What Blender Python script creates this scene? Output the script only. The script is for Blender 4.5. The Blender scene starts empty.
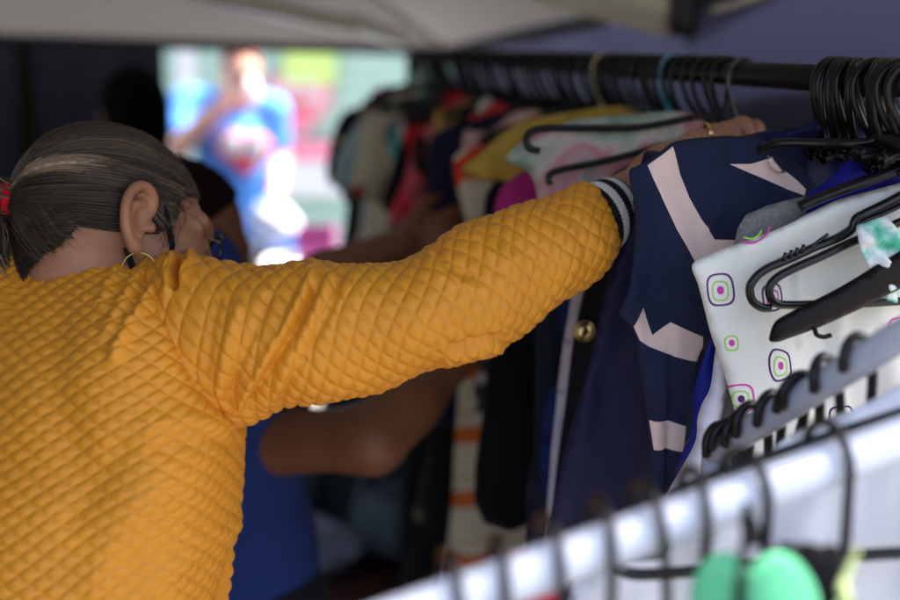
import bpy, math, random
import numpy as np
from mathutils import Vector, geometry

# ------------------------------------------------------------------ camera, world, sun, exposure
S = bpy.context.scene
FPX = 1250.0                       # focal length in photo pixels (50 mm on a 36 mm sensor, 900 px wide)
CAM_Z = 1.65
TILT = math.atan(230 / FPX)        # camera looks a little down
cam_data = bpy.data.cameras.new('camera')
cam = bpy.data.objects.new('camera', cam_data)
S.collection.objects.link(cam)
cam.location = (0, 0, CAM_Z)
cam.rotation_euler = (math.pi / 2 - TILT, 0, 0)
cam_data.sensor_width = 36
cam_data.lens = 50
cam_data.clip_start = 0.05
cam_data.clip_end = 500
cam_data.dof.use_dof = True
cam_data.dof.focus_distance = 1.185
cam_data.dof.aperture_fstop = 2.0
S.camera = cam

SUN_EL, SUN_AZ = math.radians(60), math.radians(62)   # azimuth clockwise from +Y: ahead and to the right, behind the tarpaulin
W = bpy.data.worlds.new('World')
S.world = W
W.use_nodes = True
wn = W.node_tree
bg = wn.nodes['Background']
sky = wn.nodes.new('ShaderNodeTexSky')
sky.sky_type = 'NISHITA'
sky.sun_disc = False
sky.sun_elevation = SUN_EL
sky.sun_rotation = SUN_AZ
sky.dust_density = 5.0
sky.air_density = 0.7
sky.ozone_density = 0.3
wn.links.new(sky.outputs[0], bg.inputs[0])
bg.inputs[1].default_value = 0.15

sd = bpy.data.lights.new('sun', 'SUN')
sd.energy = 4.5
sd.angle = math.radians(0.5)
sd.color = (1.0, 0.95, 0.88)
sun = bpy.data.objects.new('sun', sd)
S.collection.objects.link(sun)
sdir = Vector((math.sin(SUN_AZ) * math.cos(SUN_EL), math.cos(SUN_AZ) * math.cos(SUN_EL), math.sin(SUN_EL)))
sun.location = sdir * 20
sun.rotation_euler = sdir.to_track_quat('Z', 'Y').to_euler()

S.view_settings.view_transform = 'Standard'
S.view_settings.look = 'None'
S.view_settings.gamma = 1
S.view_settings.use_curve_mapping = False
S.view_settings.exposure = 2.4
S.render.engine = 'CYCLES'
S.cycles.use_denoising = True
S.cycles.max_bounces = 8
S.cycles.diffuse_bounces = 5
S.cycles.caustics_reflective = False
S.cycles.caustics_refractive = False
S.cycles.sample_clamp_indirect = 6.0

# ------------------------------------------------------------------ helpers
FWD = np.array([0, math.cos(TILT), -math.sin(TILT)])
UPV = np.array([0, math.sin(TILT), math.cos(TILT)])
RGT = np.array([1.0, 0, 0])
CAM = np.array([0, 0, CAM_Z])


def P(px, py, d):
    """World point seen at photo pixel (px, py), d metres along the camera axis."""
    return CAM + d * (FWD + RGT * ((px - 450) / FPX) + UPV * ((300 - py) / FPX))


def to_px(p):
    q = np.asarray(p) - CAM
    d = q @ FWD
    return np.stack([450 + FPX * (q @ RGT) / d, 300 - FPX * (q @ UPV) / d], -1)


def unit(v):
    v = np.asarray(v, float)
    return v / np.linalg.norm(v)


def link(o, parent=None):
    S.collection.objects.link(o)
    if parent is not None:
        o.parent = parent
    return o


def tag(o, label=None, cat=None, group=None, kind=None):
    for k, v in (('label', label), ('category', cat), ('group', group), ('kind', kind)):
        if v:
            o[k] = v
    return o


def root(name, loc, label, cat, group=None):
    o = bpy.data.objects.new(name, None)
    o.location = loc
    o.empty_display_size = 0.05
    link(o)
    return tag(o, label, cat, group)


def origin_of(o):
    p = Vector((0, 0, 0))
    while o is not None:
        p += o.location
        o = o.parent
    return np.array(p)


def mk(name, verts, faces, mats, parent=None, uv=None, mi=None, smooth=True, tone=None):
    """One mesh object from world-space vertices."""
    verts = np.asarray(verts, float)
    if parent is None:
        lo, hi = verts.min(0), verts.max(0)
        org = np.array([(lo[0] + hi[0]) / 2, (lo[1] + hi[1]) / 2, lo[2]])
    else:
        org = origin_of(parent)
    me = bpy.data.meshes.new(name)
    me.from_pydata((verts - org).tolist(), [], faces.tolist() if hasattr(faces, 'tolist') else faces)
    if not isinstance(mats, (list, tuple)):
        mats = [mats]
    for m in mats:
        me.materials.append(m)
    if mi is not None:
        me.polygons.foreach_set('material_index', np.asarray(mi, np.int32))
    if smooth:
        me.polygons.foreach_set('use_smooth', np.ones(len(me.polygons), bool))
    if uv is not None:
        layer = me.uv_layers.new(name='uv')
        idx = np.empty(len(me.loops), np.int32)
        me.loops.foreach_get('vertex_index', idx)
        layer.data.foreach_set('uv', np.asarray(uv, np.float32)[idx].ravel())
    if tone is not None:
        at = me.attributes.new('tone', 'FLOAT', 'POINT')
        at.data.foreach_set('value', np.asarray(tone, np.float32))
    me.update()
    o = bpy.data.objects.new(name, me)
    link(o, parent)
    if parent is None:
        o.location = org
    return o


class Geo:
    """Collects several shapes into one mesh."""
    def __init__(self):
        self.v, self.f, self.m, self.n = [], [], [], 0

    def add(self, v, f, m=0):
        v = np.asarray(v, float)
        self.v.append(v)
        for q in f:
            self.f.append([int(i) + self.n for i in q])
            self.m.append(m)
        self.n += len(v)
        return self

    def build(self, name, mats, parent=None, smooth=True):
        return mk(name, np.concatenate(self.v), self.f, mats, parent, mi=self.m, smooth=smooth)


def spline(pts, n):
    """Catmull-Rom through pts (any dimension), n samples."""
    p = np.asarray(pts, float)
    if len(p) == 2:
        t = np.linspace(0, 1, n)[:, None]
        return p[0] * (1 - t) + p[1] * t
    p = np.vstack([2 * p[0] - p[1], p, 2 * p[-1] - p[-2]])
    m = len(p) - 3
    t = np.linspace(0, m - 1e-9, n)
    i = t.astype(int)
    t = (t - i)[:, None]
    a, b, c, d = p[i], p[i + 1], p[i + 2], p[i + 3]
    return 0.5 * (2 * b + (c - a) * t + (2 * a - 5 * b + 4 * c - d) * t ** 2 + (3 * b - a - 3 * c + d) * t ** 3)


def tube(pts, r, sides=10, closed=False, flat=1.0, up=(0, 0, 1)):
    """Swept tube: (verts, faces); r scalar or per point; flat squashes the section across `up`."""
    p = np.asarray(pts, float)
    n = len(p)
    r = np.broadcast_to(np.asarray(r, float), (n,))
    if closed:
        t = np.roll(p, -1, 0) - np.roll(p, 1, 0)
    else:
        t = np.gradient(p, axis=0)
    t /= np.linalg.norm(t, axis=1)[:, None] + 1e-12
    a = np.asarray(up, float)
    if abs(t[0] @ a) > 0.95:
        a = np.array([1.0, 0, 0]) if abs(t[0][0]) < 0.9 else np.array([0, 1.0, 0])
    nx = np.empty_like(p)
    cur = a - t[0] * (a @ t[0])
    for i in range(n):
        cur = cur - t[i] * (cur @ t[i])
        cur = cur / (np.linalg.norm(cur) + 1e-12)
        nx[i] = cur
    ny = np.cross(t, nx)
    ang = np.linspace(0, 2 * np.pi, sides, endpoint=False)
    v = p[:, None] + r[:, None, None] * (np.cos(ang)[None, :, None] * nx[:, None] + flat * np.sin(ang)[None, :, None] * ny[:, None])
    f = []
    m = n if closed else n - 1
    for i in range(m):
        j = (i + 1) % n
        for k in range(sides):
            l = (k + 1) % sides
            f.append([i * sides + k, i * sides + l, j * sides + l, j * sides + k])
    if not closed:
        f.append(list(range(sides))[::-1])
        f.append([(n - 1) * sides + k for k in range(sides)])
    return v.reshape(-1, 3), f


def box(c, ax, ay, az):
    """Box with centre c and half-axis vectors."""
    c, ax, ay, az = map(np.asarray, (c, ax, ay, az))
    v = [c + sx * ax + sy * ay + sz * az for sx in (-1, 1) for sy in (-1, 1) for sz in (-1, 1)]
    f = [[0, 1, 3, 2], [4, 6, 7, 5], [0, 4, 5, 1], [2, 3, 7, 6], [0, 2, 6, 4], [1, 5, 7, 3]]
    return np.array(v), f


# ---- signed distance modelling (smooth bodies, heads, hands)
def sd_cap(X, a, b, ra, rb=None):
    rb = ra if rb is None else rb
    a, b = np.asarray(a, float), np.asarray(b, float)
    ba = b - a
    pa = X - a
    h = np.clip((pa @ ba) / (ba @ ba + 1e-12), 0, 1)
    return np.linalg.norm(pa - h[..., None] * ba, axis=-1) - (ra + (rb - ra) * h)


def sd_ell(X, c, r, R=None):
    q = X - np.asarray(c, float)
    if R is not None:
        q = q @ np.asarray(R).T          # rows of R are the local axes
    r = np.asarray(r, float)
    k0 = np.linalg.norm(q / r, axis=-1)
    k1 = np.linalg.norm(q / r ** 2, axis=-1) + 1e-9
    return k0 * (k0 - 1) / k1


def smin(a, b, k):
    h = np.clip(0.5 + 0.5 * (b - a) / k, 0, 1)
    return b * (1 - h) + a * h - k * h * (1 - h)


def smax(a, b, k):
    return -smin(-a, -b, k)


def surface_net(f, lo, hi, h):
    """Mesh the zero set of f on a grid (naive surface nets): (verts, quads)."""
    ax = [np.arange(lo[i], hi[i] + h, h) for i in range(3)]
    G = np.stack(np.meshgrid(*ax, indexing='ij'), -1).astype(np.float32)
    F = f(G).astype(np.float32)
    ins = F < 0
    nx, ny, nz = [len(a) - 1 for a in ax]
    acc = np.zeros((nx, ny, nz, 3), np.float32)
    cnt = np.zeros((nx, ny, nz), np.float32)
    for axis in range(3):
        o1, o2 = [i for i in range(3) if i != axis]
        for d1 in (0, 1):
            for d2 in (0, 1):
                s0 = [slice(0, nx), slice(0, ny), slice(0, nz)]
                dims = (nx, ny, nz)
                s0[o1] = slice(d1, d1 + dims[o1])
                s0[o2] = slice(d2, d2 + dims[o2])
                s1 = list(s0)
                s0[axis] = slice(0, dims[axis])
                s1[axis] = slice(1, dims[axis] + 1)
                s0, s1 = tuple(s0), tuple(s1)
                fa, fb = F[s0], F[s1]
                m = ins[s0] != ins[s1]
                t = np.where(m, fa / np.where(m, fa - fb, 1), 0)
                p = np.zeros(acc.shape, np.float32)
                p[..., axis] = t
                p[..., o1] = d1
                p[..., o2] = d2
                acc += np.where(m[..., None], p, 0)
                cnt += m
    act = cnt > 0
    idx = -np.ones(act.shape, np.int64)
    idx[act] = np.arange(act.sum())
    base = np.argwhere(act)
    verts = np.array([lo]) + h * (base + acc[act] / cnt[act][:, None])
    quads = []
    for axis in range(3):
        o1, o2 = (axis + 1) % 3, (axis + 2) % 3
        dims = (nx, ny, nz)
        s0 = [slice(1, n) for n in dims]
        s0[axis] = slice(0, dims[axis])
        s1 = list(s0)
        s1[axis] = slice(1, dims[axis] + 1)
        a, b = ins[tuple(s0)], ins[tuple(s1)]
        e = np.argwhere(a != b)
        if not len(e):
            continue
        off = np.array([1 if i != axis else 0 for i in range(3)])
        e = e + off
        flip = a[a != b]

        def at(da, db):
            q = e.copy()
            q[:, o1] -= da
            q[:, o2] -= db
            return idx[q[:, 0], q[:, 1], q[:, 2]]
        q = np.stack([at(1, 1), at(0, 1), at(0, 0), at(1, 0)], 1)
        q[~flip] = q[~flip][:, ::-1]
        quads.append(q)
    q = np.concatenate(quads)
    return verts, q[(q >= 0).all(1)]


# ---- materials
def nodes_of(name):
    m = bpy.data.materials.new(name)
    m.use_nodes = True
    nt = m.node_tree
    return m, nt, nt.nodes['Principled BSDF']


def mat(name, col, rough=0.8, metal=0.0, var=0.12, scale=60, bump=0.0, bscale=900, sheen=0.0, sss=0.0, trans=None, spec=None, coord='Object'):
    """Principled material whose colour wanders a little (wear, weave) with an optional fine bump."""
    m, nt, b = nodes_of(name)
    N, L = nt.nodes.new, nt.links.new
    tc = N('ShaderNodeTexCoord')
    no = N('ShaderNodeTexNoise')
    no.inputs['Scale'].default_value = scale
    no.inputs['Detail'].default_value = 4
    L(tc.outputs[coord], no.inputs['Vector'])
    mr = N('ShaderNodeMapRange')
    mr.inputs['To Min'].default_value = 1 - var
    mr.inputs['To Max'].default_value = 1 + var
    L(no.outputs['Fac'], mr.inputs['Value'])
    mx = N('ShaderNodeMix')
    mx.data_type = 'RGBA'
    mx.blend_type = 'MULTIPLY'
    mx.inputs['Factor'].default_value = 1
    mx.inputs['A'].default_value = (*col, 1)
    L(mr.outputs[0], mx.inputs['B'])
    L(mx.outputs['Result'], b.inputs['Base Color'])
    b.inputs['Roughness'].default_value = rough
    b.inputs['Metallic'].default_value = metal
    if spec is not None:
        b.inputs['Specular IOR Level'].default_value = spec
    if sheen:
        b.inputs['Sheen Weight'].default_value = sheen
        b.inputs['Sheen Roughness'].default_value = 0.5
    if sss:
        b.inputs['Subsurface Weight'].default_value = sss
        b.inputs['Subsurface Radius'].default_value = (0.012, 0.004, 0.002)
        b.inputs['Subsurface Scale'].default_value = 0.6
    if bump:
        n2 = N('ShaderNodeTexNoise')
        n2.inputs['Scale'].default_value = bscale
        n2.inputs['Detail'].default_value = 3
        L(tc.outputs[coord], n2.inputs['Vector'])
        bp = N('ShaderNodeBump')
        bp.inputs['Strength'].default_value = bump
        bp.inputs['Distance'].default_value = 0.001
        L(n2.outputs['Fac'], bp.inputs['Height'])
        L(bp.outputs[0], b.inputs['Normal'])
    if trans is not None:
        td = N('ShaderNodeBsdfTranslucent')
        td.inputs[0].default_value = (*trans[0], 1)
        ms = N('ShaderNodeMixShader')
        ms.inputs[0].default_value = trans[1]
        L(b.outputs[0], ms.inputs[1])
        L(td.outputs[0], ms.inputs[2])
        L(ms.outputs[0], nt.nodes['Material Output'].inputs[0])
    return m


def cloth_mat(name, col, **k):
    a = dict(rough=0.9, var=0.14, scale=45, bump=0.35, bscale=700, sheen=0.03, spec=0.15)
    a.update(k)
    return mat(name, col, **a)


def ramp_mat(name, stops, mode, scale=1.0, rough=0.85, angle=0.0):
    """Cloth with a woven or printed pattern: 'bands' along v, 'noise' blots, 'cells' print; stops = [(pos, colour)]."""
    m, nt, b = nodes_of(name)
    N, L = nt.nodes.new, nt.links.new
    uv = N('ShaderNodeUVMap')
    mp = N('ShaderNodeMapping')
    mp.inputs['Rotation'].default_value = (0, 0, angle)
    L(uv.outputs[0], mp.inputs[0])
    if mode == 'bands':
        sp = N('ShaderNodeSeparateXYZ')
        L(mp.outputs[0], sp.inputs[0])
        mu = N('ShaderNodeMath')
        mu.operation = 'MULTIPLY'
        mu.inputs[1].default_value = scale
        L(sp.outputs['Y'], mu.inputs[0])
        fr = N('ShaderNodeMath')
        fr.operation = 'FRACT'
        L(mu.outputs[0], fr.inputs[0])
        src = fr.outputs[0]
    elif mode == 'noise':
        no = N('ShaderNodeTexNoise')
        no.inputs['Scale'].default_value = scale
        no.inputs['Detail'].default_value = 3
        L(mp.outputs[0], no.inputs['Vector'])
        src = no.outputs['Fac']
    else:
        vo = N('ShaderNodeTexVoronoi')
        vo.inputs['Scale'].default_value = scale
        L(mp.outputs[0], vo.inputs['Vector'])
        src = vo.outputs['Distance']
    cr = N('ShaderNodeValToRGB')
    cr.color_ramp.interpolation = 'CONSTANT' if mode != 'noise' else 'LINEAR'
    e = cr.color_ramp.elements
    while len(e) > 1:
        e.remove(e[-1])
    e[0].position, e[0].color = stops[0][0], (*stops[0][1], 1)
    for p_, c_ in stops[1:]:
        x = e.new(p_)
        x.color = (*c_, 1)
    L(src, cr.inputs[0])
    L(cr.outputs[0], b.inputs['Base Color'])
    b.inputs['Roughness'].default_value = rough
    b.inputs['Specular IOR Level'].default_value = 0.25
    return m


# ---- cloth panels
def inside(poly, pts):
    poly = np.asarray(poly, float)
    x, y = pts[:, 0], pts[:, 1]
    r = np.zeros(len(pts), bool)
    j = len(poly) - 1
    for i in range(len(poly)):
        xi, yi = poly[i]
        xj, yj = poly[j]
        c = (yi > y) != (yj > y)
        r ^= c & (x < (xj - xi) * (y - yi) / (yj - yi + 1e-15) + xi)
        j = i
    return r


def dist_poly(pts, poly, closed=True):
    poly = np.asarray(poly, float)
    q = np.roll(poly, -1, 0) if closed else poly[1:]
    p0 = poly if closed else poly[:-1]
    best = np.full(len(pts), 1e9)
    for a, b in zip(p0, q):
        ab = b - a
        h = np.clip(((pts - a) @ ab) / (ab @ ab + 1e-15), 0, 1)
        best = np.minimum(best, np.linalg.norm(pts - a - h[:, None] * ab, axis=1))
    return best


def densify(poly, step, closed=True):
    poly = np.asarray(poly, float)
    out = []
    n = len(poly)
    for i in range(n if closed else n - 1):
        a, b = poly[i], poly[(i + 1) % n]
        k = max(1, int(math.ceil(np.linalg.norm(b - a) / step)))
        for t in range(k):
            out.append(a + (b - a) * t / k)
    if not closed:
        out.append(poly[-1])
    return np.array(out)


def smooth_poly(poly, n=6):
    """Closed Catmull-Rom round an outline."""
    p = np.asarray(poly, float)
    return spline(np.vstack([p[-1], p, p[0], p[1]]), (len(p) + 2) * n)[n:-n - 1] if False else _cr(p, n)


def _cr(p, n):
    out = []
    m = len(p)
    for i in range(m):
        a, b, c, d = p[i - 1], p[i], p[(i + 1) % m], p[(i + 2) % m]
        for k in range(n):
            t = k / n
            out.append(0.5 * (2 * b + (c - a) * t + (2 * a - 5 * b + 4 * c - d) * t * t + (3 * b - a - 3 * c + d) * t ** 3))
    return np.array(out)


def panel(outline, patterns, frame, step, thick, fold, seed=0):
    """Thick draped cloth from a 2-D outline in metres.
    frame: origin, axis a, axis b, normal n (towards the viewer side); fold(ab) -> offset along n.
    Returns verts, faces, uv, material index (0 = base, i+1 = pattern i)."""
    O, A, B, Nn = [np.asarray(x, float) for x in frame]
    rng = np.random.default_rng(seed)
    out = densify(outline, step)
    pats = [densify(p, step) for p in patterns]
    pats_in = [p for p in pats]
    lo, hi = out.min(0), out.max(0)
    gx, gy = np.meshgrid(np.arange(lo[0], hi[0], step), np.arange(lo[1], hi[1], step * 0.87))
    gx = gx + (np.arange(gx.shape[0]) % 2)[:, None] * step / 2
    g = np.stack([gx.ravel(), gy.ravel()], 1) + rng.uniform(-.12, .12, (gx.size, 2)) * step
    g = g[inside(out, g)]
    keep = dist_poly(g, out) > step * 0.45
    for p in pats_in:
        keep &= dist_poly(g, p) > step * 0.4
    g = g[keep]
    pts, edges = [], []

    def ring(p):
        s = len(pts)
        pts.extend(p.tolist())
        n = len(p)
        edges.extend([(s + i, s + (i + 1) % n) for i in range(n)])
    ring(out)
    for p in pats_in:
        ring(p)
    pts.extend(g.tolist())
    res = geometry.delaunay_2d_cdt([Vector(p) for p in pts], edges, [], 0, 1e-6)
    v2 = np.array([tuple(v) for v in res[0]])
    tri = np.array([list(t) for t in res[2] if len(t) == 3])
    cen = v2[tri].mean(1)
    k = inside(out, cen)
    tri, cen = tri[k], cen[k]
    a, b, c = v2[tri[:, 0]], v2[tri[:, 1]], v2[tri[:, 2]]
    area = (b[:, 0] - a[:, 0]) * (c[:, 1] - a[:, 1]) - (b[:, 1] - a[:, 1]) * (c[:, 0] - a[:, 0])
    tri[area < 0] = tri[area < 0][:, ::-1]
    used = np.unique(tri)
    remap = -np.ones(len(v2), int)
    remap[used] = np.arange(len(used))
    v2, tri = v2[used], remap[tri]
    mi = np.zeros(len(tri), int)
    for i, p in enumerate(pats):
        mi[inside(p, cen)] = i + 1
    de = dist_poly(v2, out)
    prof = np.sqrt(np.clip(de / (thick * 1.6), 0, 1) * (2 - np.clip(de / (thick * 1.6), 0, 1)))
    off = fold(v2)
    P0 = O + v2[:, :1] * A + v2[:, 1:] * B
    front = P0 + (off + thick * prof)[:, None] * Nn
    back = P0 + (off - thick * prof)[:, None] * Nn
    n = len(v2)
    # boundary edges are stitched so that the cloth is closed
    e = np.sort(np.concatenate([tri[:, [0, 1]], tri[:, [1, 2]], tri[:, [2, 0]]]), 1)
    ue, cnt = np.unique(e, axis=0, return_counts=True)
    bv = np.unique(ue[cnt == 1])
    mapb = np.arange(n) + n
    mapb[bv] = bv
    if np.dot(np.cross(A, B), Nn) < 0:
        tri = tri[:, ::-1]
    F = np.concatenate([tri, mapb[tri][:, ::-1]])
    V = np.concatenate([front, back])
    UV = np.concatenate([v2, v2])
    MI = np.concatenate([mi, mi])
    return V, F, UV, MI


def folds(seed, amp=0.01, waves=4, lam=(0.05, 0.16), vert=True, grow=0.0, top=0.0):
    r = np.random.default_rng(seed)
    W_ = []
    for _ in range(waves):
        th = r.normal(0, 0.22) if vert else r.uniform(0, 6.28)
        W_.append((math.cos(th), math.sin(th), 2 * math.pi / r.uniform(*lam), r.uniform(0, 6.28), r.uniform(0.5, 1)))

    def f(p):
        o = np.zeros(len(p))
        wob = 0.02 * np.sin(p[:, 1] * 9 + seed) + 0.012 * np.sin(p[:, 1] * 21 + seed * 2)
        for cx, cy, k, ph, a in W_:
            s = np.sin(k * ((p[:, 0] + wob) * cx + p[:, 1] * cy) + ph)
            o += a * (s * 0.6 + 0.4 * np.sign(s) * s * s)
        o *= amp / waves ** 0.5
        if grow:
            o *= np.clip(0.25 + (top - p[:, 1]) * grow, 0.25, 1.3)
        return o
    return f


# the big black rail: near and far points, its direction and the hanging direction
RAIL_A = P(800, 77, 1.30)
RAIL_B = P(430, 57, 3.00)
RD = (RAIL_B - RAIL_A) / (3.0 - 1.3)          # per metre of depth
RDIR = unit(RD)
HANG = unit(np.array([-RDIR[1], RDIR[0], 0]) * -1)   # to the right and a little away, across the rail
ZUP = np.array([0, 0, 1.0])
TOCAM = unit(np.array([-RDIR[0], -RDIR[1], 0]))      # along the rail towards the camera


def rail_pt(d):
    return RAIL_A + RD * (d - 1.3)


def px_plane(px, org, n):
    """Photo pixel -> point of the plane through org with normal n."""
    px = np.atleast_2d(np.asarray(px, float))
    dirs = FWD + RGT * ((px[:, :1] - 450) / FPX) + UPV * ((300 - px[:, 1:]) / FPX)
    t = ((org - CAM) @ n) / (dirs @ n)
    return CAM + t[:, None] * dirs


def traced(name, outline, ref, d, mats, patterns=(), normal=None, tiltb=None, step=0.008, thick=0.006, seed=0, amp=0.006,
           lam=(0.05, 0.16), waves=4, ridges=(), parent=None, smooth_n=5, label=None, cat=None, group=None, vert=True, sharp=False):
    """Hanging cloth whose outline was read off the photo; lies in the plane through P(ref, d)."""
    n = unit(TOCAM if normal is None else normal)
    A = unit(np.cross(ZUP, n))
    if A @ RGT < 0:
        A = -A
    B = unit(np.cross(n, A))
    if B @ ZUP < 0:
        B = -B
    O = P(ref[0], ref[1], d)

    def ab(px):
        q = px_plane(px, O, n) - O
        return np.stack([q @ A, q @ B], 1)
    ol = np.asarray(outline, float)
    ol = ol if sharp else _cr(ol, smooth_n)
    pats = [ab(np.asarray(p, float)) for p in patterns]
    base = folds(seed, amp, waves, lam, vert)
    rid = [(ab(np.asarray(rp, float)), w * d / FPX, a) for rp, w, a in ridges]

    def f(p):
        o = base(p)
        for rp, w, a in rid:
            o += a * np.exp(-(dist_poly(p, rp, False) / w) ** 2)
        return o
    V, F, UV, MI = panel(ab(ol), pats, (O, A, B, n), step, thick, f, seed)
    o = mk(name, V, F, mats, parent, uv=UV, mi=MI)
    if label:
        tag(o, label, cat, group)
    return o

# ------------------------------------------------------------------ the setting
M_ground = mat('pavement', (0.11, 0.105, 0.10), 0.9, var=0.35, scale=1.2, bump=0.4, bscale=60)
g = mk('ground', [(-150, -150, 0), (150, -150, 0), (150, 150, 0), (-150, 150, 0)], [[0, 1, 2, 3]], M_ground, smooth=False)
tag(g, kind='structure')

# --- canopy tent: eaves just above eye level, rotated with the rail
TC = P(445, 47, 4.05)                                   # far right corner of the eaves
t_r = unit(np.array([0.25, -1.0, 0]))                   # right eave, towards the camera
t_f = np.array([-t_r[1] * -1, t_r[0] * -1, 0]) * 1.0    # far eave, to the left
t_f = unit(np.array([t_r[1], -t_r[0], 0]))
if t_f[0] > 0:
    t_f = -t_f
LEN_R, LEN_F = 3.35, 3.4
EAVE = TC[2]
M_canopy = mat('canopy_fabric', (0.29, 0.29, 0.283), 0.8, var=0.10, scale=3, bump=0.1, bscale=400, trans=((0.5, 0.5, 0.48), 0.02))
M_valance = mat('black_trim', (0.015, 0.015, 0.017), 0.8)
M_steel = mat('cream_steel', (0.80, 0.78, 0.64), 0.30, metal=0.1, var=0.05)
tent = root('canopy_tent', tuple(np.array([TC[0], TC[1], 0]) + t_r * LEN_R / 2 + t_f * LEN_F / 2),
            'pale grey canopy tent with cream truss bars over the clothes racks', 'tent')
c = [TC, TC + t_r * LEN_R, TC + t_r * LEN_R + t_f * LEN_F, TC + t_f * LEN_F]
c[1] = c[1] + ZUP * 0.12
c[2] = c[2] + ZUP * 0.14
c[3] = c[3] + ZUP * 0.07
peak = (c[0] + c[2]) / 2 + ZUP * 0.85


def roof_sheet():
    """Four sagging triangles from the eaves to the peak, double walled."""
    V, F = [], []
    n = 14
    for s in range(4):
        a, b = c[s], c[(s + 1) % 4]
        nrm = unit(np.cross(b - a, peak - a))
        if nrm[2] < 0:
            nrm = -nrm
        base = len(V)
        idx = {}
        for i in range(n + 1):
            for j in range(n + 1 - i):
                u, w = i / n, j / n
                p = a * (1 - u - w) + b * u + peak * w
                sag = 27 * u * w * (1 - u - w)
                idx[i, j] = len(V)
                V.append(p - nrm * 0.05 * sag + nrm * 0.006 * math.sin(9 * u + 5 * s) * (1 - w) * 4 * u * (1 - u))
        for i in range(n):
            for j in range(n - i):
                F.append([idx[i, j], idx[i + 1, j], idx[i, j + 1]])
                if j < n - i - 1:
                    F.append([idx[i + 1, j], idx[i + 1, j + 1], idx[i, j + 1]])
    return V, F


mk('roof', *roof_sheet(), M_canopy, tent)
sm_ = Geo()
for s in range(4):
    sm_.add(*tube(spline([c[s] - ZUP * 0.004, (c[s] + peak) / 2 - ZUP * 0.022, peak - ZUP * 0.012], 20), 0.008, 6))
sm_.build('ridge_seam', mat('seam_tape', (0.20, 0.20, 0.19), 0.7), tent)
vg = Geo()
for s in range(4):
    a, b = c[s], c[(s + 1) % 4]
    d_ = unit(b - a)
    out = unit(np.cross(d_, ZUP))
    if out @ (a - (c[0] + c[2]) / 2) < 0:
        out = -out
    m_ = (a + b) / 2
    L_ = np.linalg.norm(b - a) / 2
    vg.add(*box(m_ + ZUP * -0.005 + out * 0.012, d_ * (L_ + 0.014), out * 0.006, ZUP * 0.025))
vg.build('valance', M_valance, tent, smooth=False)
for k in range(4):
    p = c[k] + unit((c[0] + c[2]) / 2 - c[k]) * 0.05
    mk('leg', *box(np.array([p[0], p[1], (EAVE - 0.03) / 2]), t_r * 0.02, t_f * 0.02, ZUP * (EAVE - 0.03) / 2), M_steel, tent, smooth=False)


def truss(a, b, h=0.016, w=0.011):
    d_ = unit(b - a)
    s_ = unit(np.cross(d_, ZUP))
    u_ = np.cross(s_, d_)
    L_ = np.linalg.norm(b - a) / 2
    mk('truss_bar', *box((a + b) / 2, d_ * L_, s_ * w, u_ * h), M_steel, tent, smooth=False)


truss(P(405, 40, 3.75), P(346, 20, 3.3), 0.022, 0.014)
truss(P(352, 26, 3.35), P(200, -8, 2.55), 0.022, 0.014)
truss(P(668, 24, 2.30), P(540, -8, 2.75), 0.022, 0.014)
truss(P(672, 12, 2.30), P(560, -40, 2.55), 0.016, 0.012)
truss(P(700, 12, 2.28), P(860, -40, 1.75), 0.014, 0.012)
v, f = tube(spline([P(686, 8, 2.28) + ZUP * -0.05, P(686, 8, 2.28) + ZUP * 0.06], 6), [0.024, 0.03, 0.03, 0.03, 0.03, 0.022], 12)
mk('joint', v, f, mat('black_plastic_joint', (0.03, 0.03, 0.03), 0.4), tent)

rail_top = P(430, 57, 3.00)[2] + 0.008
# --- dark blue side tarp along the right eave, behind the rail
M_tarp = mat('blue_tarp', (0.13, 0.135, 0.21), 0.36, spec=0.6, var=0.25, scale=2.5, bump=0.3, bscale=25, trans=((0.22, 0.23, 0.34), 0.34))


def hanging_sheet(a, b, ztop, zbot, nseg, nz, amp, lam, seed, thick=0.004, rise=0.0):
    a, b = np.asarray(a, float), np.asarray(b, float)
    d_ = unit(b - a)
    n_ = np.array([d_[1], -d_[0], 0])
    L_ = np.linalg.norm(b - a)
    r = np.random.default_rng(seed)
    ph = r.uniform(0, 6.28, 4)
    V = []
    for side in (0, 1):
        for j in range(nz + 1):
            for i in range(nseg + 1):
                s, h = i / nseg * L_, j / nz
                off = amp * (math.sin(6.28 * s / lam + ph[0] + 0.8 * math.sin(3 * h + ph[1])) + 0.6 * math.sin(6.28 * s / lam * 1.7 + ph[2]) + 0.4 * math.sin(5 * h + s * 3 + ph[3])) * (0.25 + 0.75 * h)
                V.append(a + d_ * s + n_ * (off + side * thick) + ZUP * (ztop + rise * i / nseg + (zbot - ztop - rise * i / nseg) * h - a[2]))
    V = np.array(V)
    F = []
    w = nseg + 1
    N_ = w * (nz + 1)
    for j in range(nz):
        for i in range(nseg):
            q = [j * w + i, j * w + i + 1, (j + 1) * w + i + 1, (j + 1) * w + i]
            F.append(q)
            F.append([k + N_ for k in q[::-1]])
    return V, F


o = mk('side_tarp', *hanging_sheet(TC + t_r * 0.03 - t_f * 0.02, TC + t_r * 2.95 - t_f * 0.02, EAVE - 0.018, 0.03, 60, 14, 0.022, 0.9, 3, rise=0.094), M_tarp)
tag(o, 'dark blue tarpaulin wall hung along the tent behind the long black rail', 'tarpaulin')

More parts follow.
